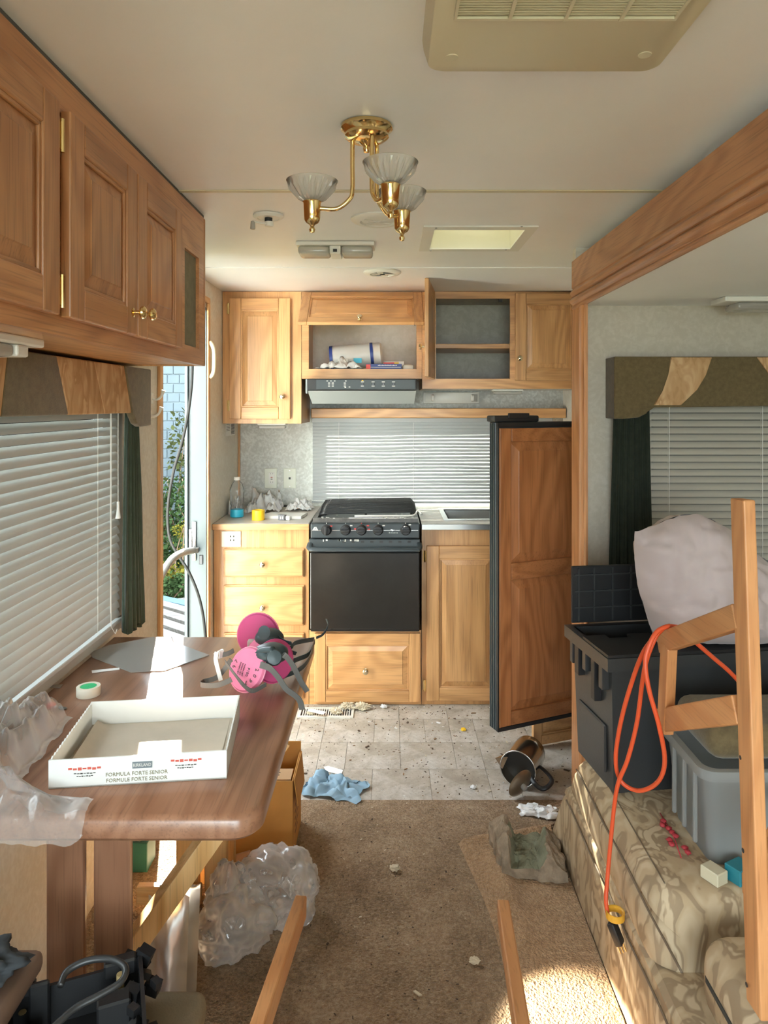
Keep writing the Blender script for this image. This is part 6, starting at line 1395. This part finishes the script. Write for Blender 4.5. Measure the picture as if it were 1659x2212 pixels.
b = B(); b.box(0.75, 0.80, 1.55, 1.59, ZSF, ZSF + 0.034, 0.002, R=Rz); b.build('teal_carton', plain('teal_print', (0.02, 0.20, 0.25), 0.5), t)
# upright wooden chair frame
t = T('bare_chair', 'bare wooden chair without a seat upright on the sofa beside the tub', 'chair', (0.64, 1.25, 0.41))
fz = wood('fir', 'Z'); fy = wood('fir', 'Y')
b = B(); b.beam((0.645, 1.236, 0.4165), (0.640, 1.285, 1.30), 0.050, 0.022, up=(1, 0, 0), bev=0.003); p0 = b.build('post', fz, t)
for px, py in ((1597, 1640), (1603, 1835), (1626, 2112)):
    zz = PZ(py, 1.27); b = B(); b.lathe([(0.004, 0), (0.004, 0.0006)], 12, (0.6315 + (0.42 - zz) * 0.0 + 0.0005, 1.263 + (zz - 0.6) * 0.055, zz), Matrix.Rotation(-PI / 2, 3, 'Y')); b.build('screw_hole', M_DARKIN, p0)
b = B(); b.beam((0.640, 1.295, 1.085), (0.636, 1.655, 0.915), 0.022, 0.045, bev=0.003); b.build('upper_rail', fy, t)
b = B(); b.beam((0.640, 1.295, 0.915), (0.636, 1.655, 0.735), 0.022, 0.050, bev=0.003); b.build('lower_rail', fy, t)
b = B(); b.beam((0.636, 1.635, 0.722), (0.636, 1.612, 0.925), 0.044, 0.0235, up=(1, 0, 0), bev=0.003); b.build('end_post', fz, t)
b = B(); b.beam((0.875, 1.515, 0.4215), (0.870, 1.55, 1.215), 0.050, 0.022, up=(1, 0, 0), bev=0.003); b.build('post', fz, t)
b = B(); b.beam((0.65, 1.285, 0.60), (0.865, 1.52, 0.62), 0.022, 0.04, bev=0.003); b.build('stretcher', wood('fir', 'X'), t)
# orange extension cord hooked over the frame corner
t = T('extension_cord', 'orange extension cord looped over the wooden frame with plug dangling', 'cord', (0.55, 1.8, 0.2))
K1 = [(1640, 1520, 1.69), (1580, 1455, 1.67), (1540, 1420, 1.66), (1500, 1385, 1.65), (1475, 1359, 1.635), (1451, 1353, 1.62), (1436, 1355, 1.61), (1424, 1366, 1.60), (1392, 1405, 1.62), (1366, 1470, 1.66), (1341, 1560, 1.70), (1330, 1640, 1.73), (1342, 1688, 1.73), (1380, 1708, 1.70), (1420, 1690, 1.65), (1436, 1645, 1.61), (1424, 1570, 1.575), (1402, 1490, 1.57), (1394, 1430, 1.575), (1405, 1388, 1.58), (1422, 1362, 1.59), (1447, 1352, 1.60)]
K2 = [(1447, 1352, 1.60), (1424, 1363, 1.595), (1400, 1415, 1.60), (1388, 1470, 1.63), (1376, 1560, 1.66), (1356, 1640, 1.69), (1336, 1690, 1.71), (1327, 1740, 1.73), (1318, 1830, 1.73), (1311, 1910, 1.72), (1309, 1945, 1.712), (1313, 1978, 1.705)]
b = B(); b.tube(smooth_path([P(*k) for k in K1], 6), 0.0052, 8); b.build('cord', M_ORANGE, t, smooth=True)
b = B(); b.tube(smooth_path([P(*k) for k in K2], 6), 0.0052, 8); b.build('cord', M_ORANGE, t, smooth=True)
c = P(1329, 1975, 1.70); b = B(); b.lathe([(0.020, -0.008), (0.022, -0.008), (0.022, 0.008), (0.020, 0.008), (0.0175, 0.006), (0.0175, -0.006), (0.020, -0.008)], 24, c, cap=False); b.build('cord_clip', plain('amber_clip', (0.62, 0.33, 0.03), 0.4), t, smooth='auto')
pa, pb = P(1320, 1990, 1.70), P(1340, 2040, 1.688); b = B(); b.beam(pa, pb, 0.026, 0.018, bev=0.004); pg = b.build('plug', M_BLACKP, t, smooth='auto')
dd = (pb - pa).normalized(); sd = dd.cross(Vector((0, 1, 0))).normalized()
for k in (-1, 0, 1):
    b = B(); b.tube([pb + sd * 0.007 * k - dd * 0.001, pb + sd * 0.007 * k + dd * 0.018], 0.0016, 6); b.build('prong', M_BRASS, pg)

# ------------------------------------------------------------------ things on the floor
Lp = [onz(x, y, 0.012) for x, y in ((990, 1818), (1004, 1850), (1020, 1885), (1045, 1940), (1062, 1985), (1080, 2050), (1094, 2110), (1125, 2212))] + [Vector((0.335, 1.45, 0.012)), Vector((0.345, 1.1, 0.012))]
b = B()
def off(u, v, o):
    k = v * (len(Lp) - 1); i = min(int(k), len(Lp) - 2); q = Lp[i].lerp(Lp[i + 1], k - i)
    far = 1 - min(1, v / 0.22); y = q.y + (0.10 * u) * far
    xr = 0.557 if y < 2.445 else 0.557 + (y - 2.445) * 1.4
    x = q.x + (xr - q.x) * u
    z = 0.0125 + 0.0022 * noise.noise(Vector((x * 60, y * 60, 1))) + 0.012 * max(0, noise.noise(Vector((x * 7, y * 7, 4)))) * (1 - u)
    z += 0.022 * math.exp(-((u - 0.28) / 0.12) ** 2) * math.exp(-((v - 0.30) / 0.22) ** 2) + 0.014 * math.exp(-(v / 0.05) ** 2) * (u > 0.02)
    e = min(u / 0.04, 1) * min(v / 0.02, 1); return (x, y, 0.007 + (z - 0.007) * e ** 0.5 + o)
b.grid(lambda u, v: off(u, v, 0.0), 70, 130)
alone(b.build('carpet_offcut', M_OFFCUT, None, smooth=True), 'loose brown carpet offcut curling beside the sofa', 'carpet piece')
# broken concrete block
t = T('concrete_block', 'broken concrete block with mossy channel on the carpet offcut', 'block', (0.46, 2.25, 0.02))
Mb = frame_of((0.321, 2.185, 0.016), Vector((0.985, -0.06, 0)).normalized(), Vector((0.06, 0.985, 0)).normalized(), (0, 0, 1)); b = B(Mb); nx, ny = 44, 28
def hgt(u, v):
    r = noise.fractal(Vector((u * 7, v * 5, 1)), 0.8, 2, 4) * 0.007
    c0 = 0.42 + 0.10 * (v - 0.5); prof = 0.128 if u < c0 - 0.16 else (0.105 if u > c0 + 0.30 else 0.066)
    m = lambda e0, e1, x: max(0, min(1, (x - e0) / (e1 - e0)))
    left = 0.105 * (0.62 + 0.38 * m(-0.1, 0.18, u)); w1 = m(c0 - 0.20, c0 - 0.10, u); w2 = m(c0 + 0.26, c0 + 0.36, u)
    h = left * (1 - w1) + 0.045 * w1 * (1 - w2) + 0.085 * w2 - 0.05 * m(0.80, 1.05, u)
    h -= 0.05 * m(0.25, 0.0, v) * (1 if u < 0.35 else 0.25) + 0.012 * m(0.8, 1.0, v)
    return max(0.03, h + r)
def foot(u, v):
    e = 0.012 * noise.noise(Vector((u * 5, v * 5, 7))); sk = 0.03 * (1 - v) * (1 if u < 0.3 else 0) * (0.3 - u) / 0.3
    return (u * 0.222 + e + sk, v * 0.175 + e * (1 if v in (0, 1) else 0.3) - 0.02 * max(0, u - 0.3) * (1 - v), 0)
g = [[None] * (ny + 1) for _ in range(nx + 1)]
for i in range(nx + 1):
    for j in range(ny + 1):
        u, v = i / nx, j / ny; p = foot(u, v); g[i][j] = b.v((p[0], p[1], hgt(u, v)))
for i in range(nx):
    for j in range(ny):
        u = (i + 0.5) / nx; c0 = 0.42 + 0.10 * ((j + 0.5) / ny - 0.5); b.f([g[i][j], g[i + 1][j], g[i + 1][j + 1], g[i][j + 1]], 1 if c0 - 0.17 < u < c0 + 0.36 else 0)
per = [(i, 0) for i in range(nx)] + [(nx, j) for j in range(ny)] + [(i, ny) for i in range(nx, 0, -1)] + [(0, j) for j in range(ny, 0, -1)]
prev = [g[i][j] for i, j in per]
for s in range(1, 6):
    cur = []
    for k, (i, j) in enumerate(per):
        p = foot(i / nx, j / ny); h = hgt(i / nx, j / ny) * (1 - s / 5); w = 0.006 * noise.noise(Vector((p[0] * 40, p[1] * 40, h * 40))); cur.append(b.v((p[0] + w, p[1] + w, h)))
    for k in range(len(per)): b.f([prev[k], prev[(k + 1) % len(per)], cur[(k + 1) % len(per)], cur[k]], 0)
    prev = cur
b.f(prev); b.build('block_body', [M_CONC, M_MOSS], t, smooth=False)
# coffee percolator on its side
t = T('coffee_percolator', 'stainless coffee percolator lying on its side on the vinyl floor', 'coffee pot', (0.53, 2.79, 0))
rimc = Vector((0.494, 2.72, 0.074)); dirv = Vector((-0.457, -0.889, 0.0)).normalized(); basec = rimc - dirv * 0.165; Rp = dirv.to_track_quat('Z', 'Y').to_matrix()
b = B(); b.lathe([(0.03, 0.0), (0.060, 0.0), (0.0635, 0.006), (0.066, 0.05), (0.0675, 0.12), (0.070, 0.150), (0.071, 0.163), (0.0695, 0.165), (0.0675, 0.163), (0.064, 0.12), (0.060, 0.01), (0.001, 0.008)], 44, basec, Rp); b.build('pot_body', M_CHROME, t, smooth='auto')
b = B(); b.tube([rimc + Rp @ Vector((0.0695 * math.cos(2 * PI * k / 40), 0.0695 * math.sin(2 * PI * k / 40), 0)) for k in range(40)], 0.0026, 6, closed=True); b.build('rim_ring', M_STEEL, t, smooth=True)
b = B(); b.lathe([(0.0635, 0.118), (0.058, 0.118), (0.020, 0.118), (0.001, 0.118)], 36, basec, Rp, cap=False); b.build('dark_interior', plain('sooty_metal', (0.05, 0.048, 0.045), 0.35, 0.5), t)  # plain dark disc set inside the pot mouth
sd = Vector((-0.889, 0.457, 0)); b = B(); q = rimc + sd * 0.060 + Vector((0, 0, 0.020)) - dirv * 0.02
b.prism([q - dirv * 0.055 + sd * -0.002, q + dirv * 0.022 + sd * 0.026 + Vector((0, 0, 0.004)), q + dirv * 0.022 + Vector((0, 0, -0.03)), q + dirv * 0.018 + Vector((0, 0, 0.018)) - sd * 0.02], sd * 0.004); b.build('spout', M_CHROME, t)
b = B(); pts = [P(1163, 1654, 2.76), P(1178, 1666, 2.72), P(1192, 1684, 2.68), P(1186, 1697, 2.66), P(1172, 1704, 2.655), Vector((0.553, 2.675, 0.040)), Vector((0.540, 2.705, 0.052))]; b.tube(smooth_path(pts, 5), 0.0085, 8, flat=0.55); b.build('handle', M_BLACKP, t, smooth=True)
nl = Vector((0.45, -0.66, -0.22)).normalized(); Rl = nl.to_track_quat('Z', 'Y').to_matrix(); cl = Vector((0.490, 2.645, 0.060))
b = B(); b.lathe([(0.001, 0.010), (0.02, 0.009), (0.040, 0.004), (0.052, 0.001), (0.056, -0.002), (0.054, -0.003), (0.001, 0.004)], 36, cl, Rl); lid = b.build('lid', plain('brown_lid', (0.30, 0.24, 0.17), 0.3, 0.8), t, smooth='auto')
b = B(); b.lathe([(0.006, 0.010), (0.010, 0.012), (0.012, 0.020), (0.011, 0.028), (0.004, 0.031), (0.001, 0.031)], 14, cl + nl * 0.0, Rl); b.build('glass_knob', M_CRYSTAL, lid, smooth='auto')
alone(crumple('tissue', M_PAPER, onz(1162, 1757, 0.003), 0.065, 0.035, 0.035, 21, rz=-0.25, edge=0.5), 'torn white tissue on the carpet in front of the percolator', 'tissue')
alone(crumple('blue_cloth', M_BLUE, onz(722, 1706, -0.001), 0.115, 0.075, 0.055, 31, rz=-0.3, edge=0.3), 'crumpled blue cloth on the vinyl floor beside the cardboard box', 'cloth')
flat('paper_card', 'white paper card lying behind the blue cloth', 'paper', [(699, 1657), (709, 1655), (741, 1664), (737, 1674), (705, 1667)], M_PAPER, z0=0.001)
flat('paper_slip', 'long white paper slip lying on the floor register', 'paper', [(663, 1536), (672, 1531), (704, 1538), (698, 1544)], M_PAPER, z0=0.0222)
# floor register
t = T('floor_register', 'white slotted floor register clogged with debris before the cabinets', 'register', (PX(700, 3.38), 3.38, 0))
ra, rc = onz(641, 1552, 0.004), onz(763, 1531, 0.004); x0, x1, y0, y1 = ra.x, PX(763, 3.34), 3.335, 3.44
b = B()
for p, q, r, s in cells(x0, x1, y0, y1, ((x0 + 0.012, x1 - 0.012, y0 + 0.014, y1 - 0.014),)): b.box(p, q, r, s, 0.0005, 0.006)
b.build('frame', M_WHITEP, t)
b = B(); b.box(x0 + 0.012, x1 - 0.012, y0 + 0.014, y1 - 0.014, 0.0004, 0.001); b.build('dark_duct', M_DARKIN, t)
k = x0 + 0.02
while k < x1 - 0.016:
    b = B(); b.box(k, k + 0.005, y0 + 0.013, y1 - 0.013, 0.001, 0.0055); b.build('louver', M_WHITEP, t); k += 0.011
M_FLUFF = plain('insulation_fluff', (0.62, 0.55, 0.42), 0.95, bmp=0.5, bscale=80)
for (px, py, r), lab in (((784, 1532, 0.026), 'fluffy tan insulation clump beside the floor register'), ((750, 1530, 0.024), 'fluffy tan insulation clump at the far end of the register'), ((726, 1541, 0.021), 'fluffy tan insulation clump in the middle of the register'), ((671, 1543, 0.013), 'fluffy tan insulation clump under the paper slip')):
    c = onz(px, py, 0.006 if py < 1550 and px < 765 else 0.001); b = B(); b.blob(c + Vector((0, 0, r * 0.5)), (r * 1.3, r, r * 0.6), 0.55, 3.0, 4, px, squash=c.z + 0.0005); alone(b.build('insulation_clump', M_FLUFF), lab, 'insulation')
for (px, py, r, m), lab in (((1001, 1578, 0.012, M_YELLOW), 'small yellow foam bit on the vinyl floor'), ((829, 1529, 0.016, M_PAPER), 'white plaster lump against the base cabinets'), ((852, 1880, 0.016, M_FLUFF), 'tan plaster crumb in the middle of the carpet'), ((1025, 2080, 0.014, M_FLUFF), 'pale plaster crumb on the carpet by the tipped chair leg'), ((1022, 1703, 0.012, M_PAPER), 'folded grey paper bit at the carpet edge')):
    zf = 0.001 if py < 1727 else 0.008; c = onz(px, py, zf); b = B(); b.blob(c + Vector((0, 0, r * 0.45)), (r, r * 0.8, r * 0.6), 0.35, 2.0, 3, px, squash=zf + 0.0003); alone(b.build('debris_piece', m), lab, 'debris')
# fine debris
def chips(name, label, n, reg_fn, mats, zf, smin, smax, seed):
    rnd = random.Random(seed); b = B()
    for k in range(n):
        x, y = reg_fn(rnd); s = rnd.uniform(smin, smax) * (2.2 if rnd.random() < 0.06 else 1); el = rnd.choice((1, 1, 1.2, 1.8))
        a = rnd.random() * PI; c, sn = math.cos(a), math.sin(a); h = s * 0.45
        pts = [(-s * el, -s * 0.5), (s * el * 0.8, -s * 0.6), (s * el, s * 0.4), (-s * el * 0.6, s * 0.6)]
        q = [Vector((x + px * c - py * sn, y + px * sn + py * c, zf + 0.0003)) for px, py in pts]
        b.prism(q, (0, 0, h), rnd.randrange(len(mats)))
    o = b.build(name, mats); tag(o, label, 'debris', kind='stuff'); return o
M_CHIPD = plain('dark_chip', (0.09, 0.06, 0.04), 0.9); M_CHIPB = plain('brown_chip', (0.25, 0.15, 0.08), 0.9)
chips('floor_crumbs', 'dark and white crumbs scattered over the vinyl floor', 900, lambda r: (r.uniform(-0.5, 0.75), 3.47 - 0.82 * (r.random() ** 1.5)), [M_CHIPD, M_CHIPD, M_CHIPB, M_PAPER, M_FLUFF], 0.0, 0.001, 0.0034, 1)
chips('carpet_crumbs', 'fine dark crumbs scattered over the tan carpet', 260, lambda r: (r.uniform(-0.3, 0.22), r.uniform(1.4, 2.64)), [M_CHIPD, M_CHIPD, M_CHIPD, M_FLUFF], 0.0085, 0.001, 0.003, 2)
# added spot lamp standing in for sunlight thrown off the foil pouches
gd = bpy.data.lights.new('foil_glint_spot', 'SPOT'); gd.energy = 330; gd.color = (1.0, 0.9, 0.7); gd.spot_size = math.radians(9.5); gd.spot_blend = 0.3; gd.shadow_soft_size = 0.02
go = bpy.data.objects.new('foil_glint_spot', gd); C.objects.link(go); go.location = (-0.40, 1.44, 0.33); go.scale = (3.2, 1, 1)
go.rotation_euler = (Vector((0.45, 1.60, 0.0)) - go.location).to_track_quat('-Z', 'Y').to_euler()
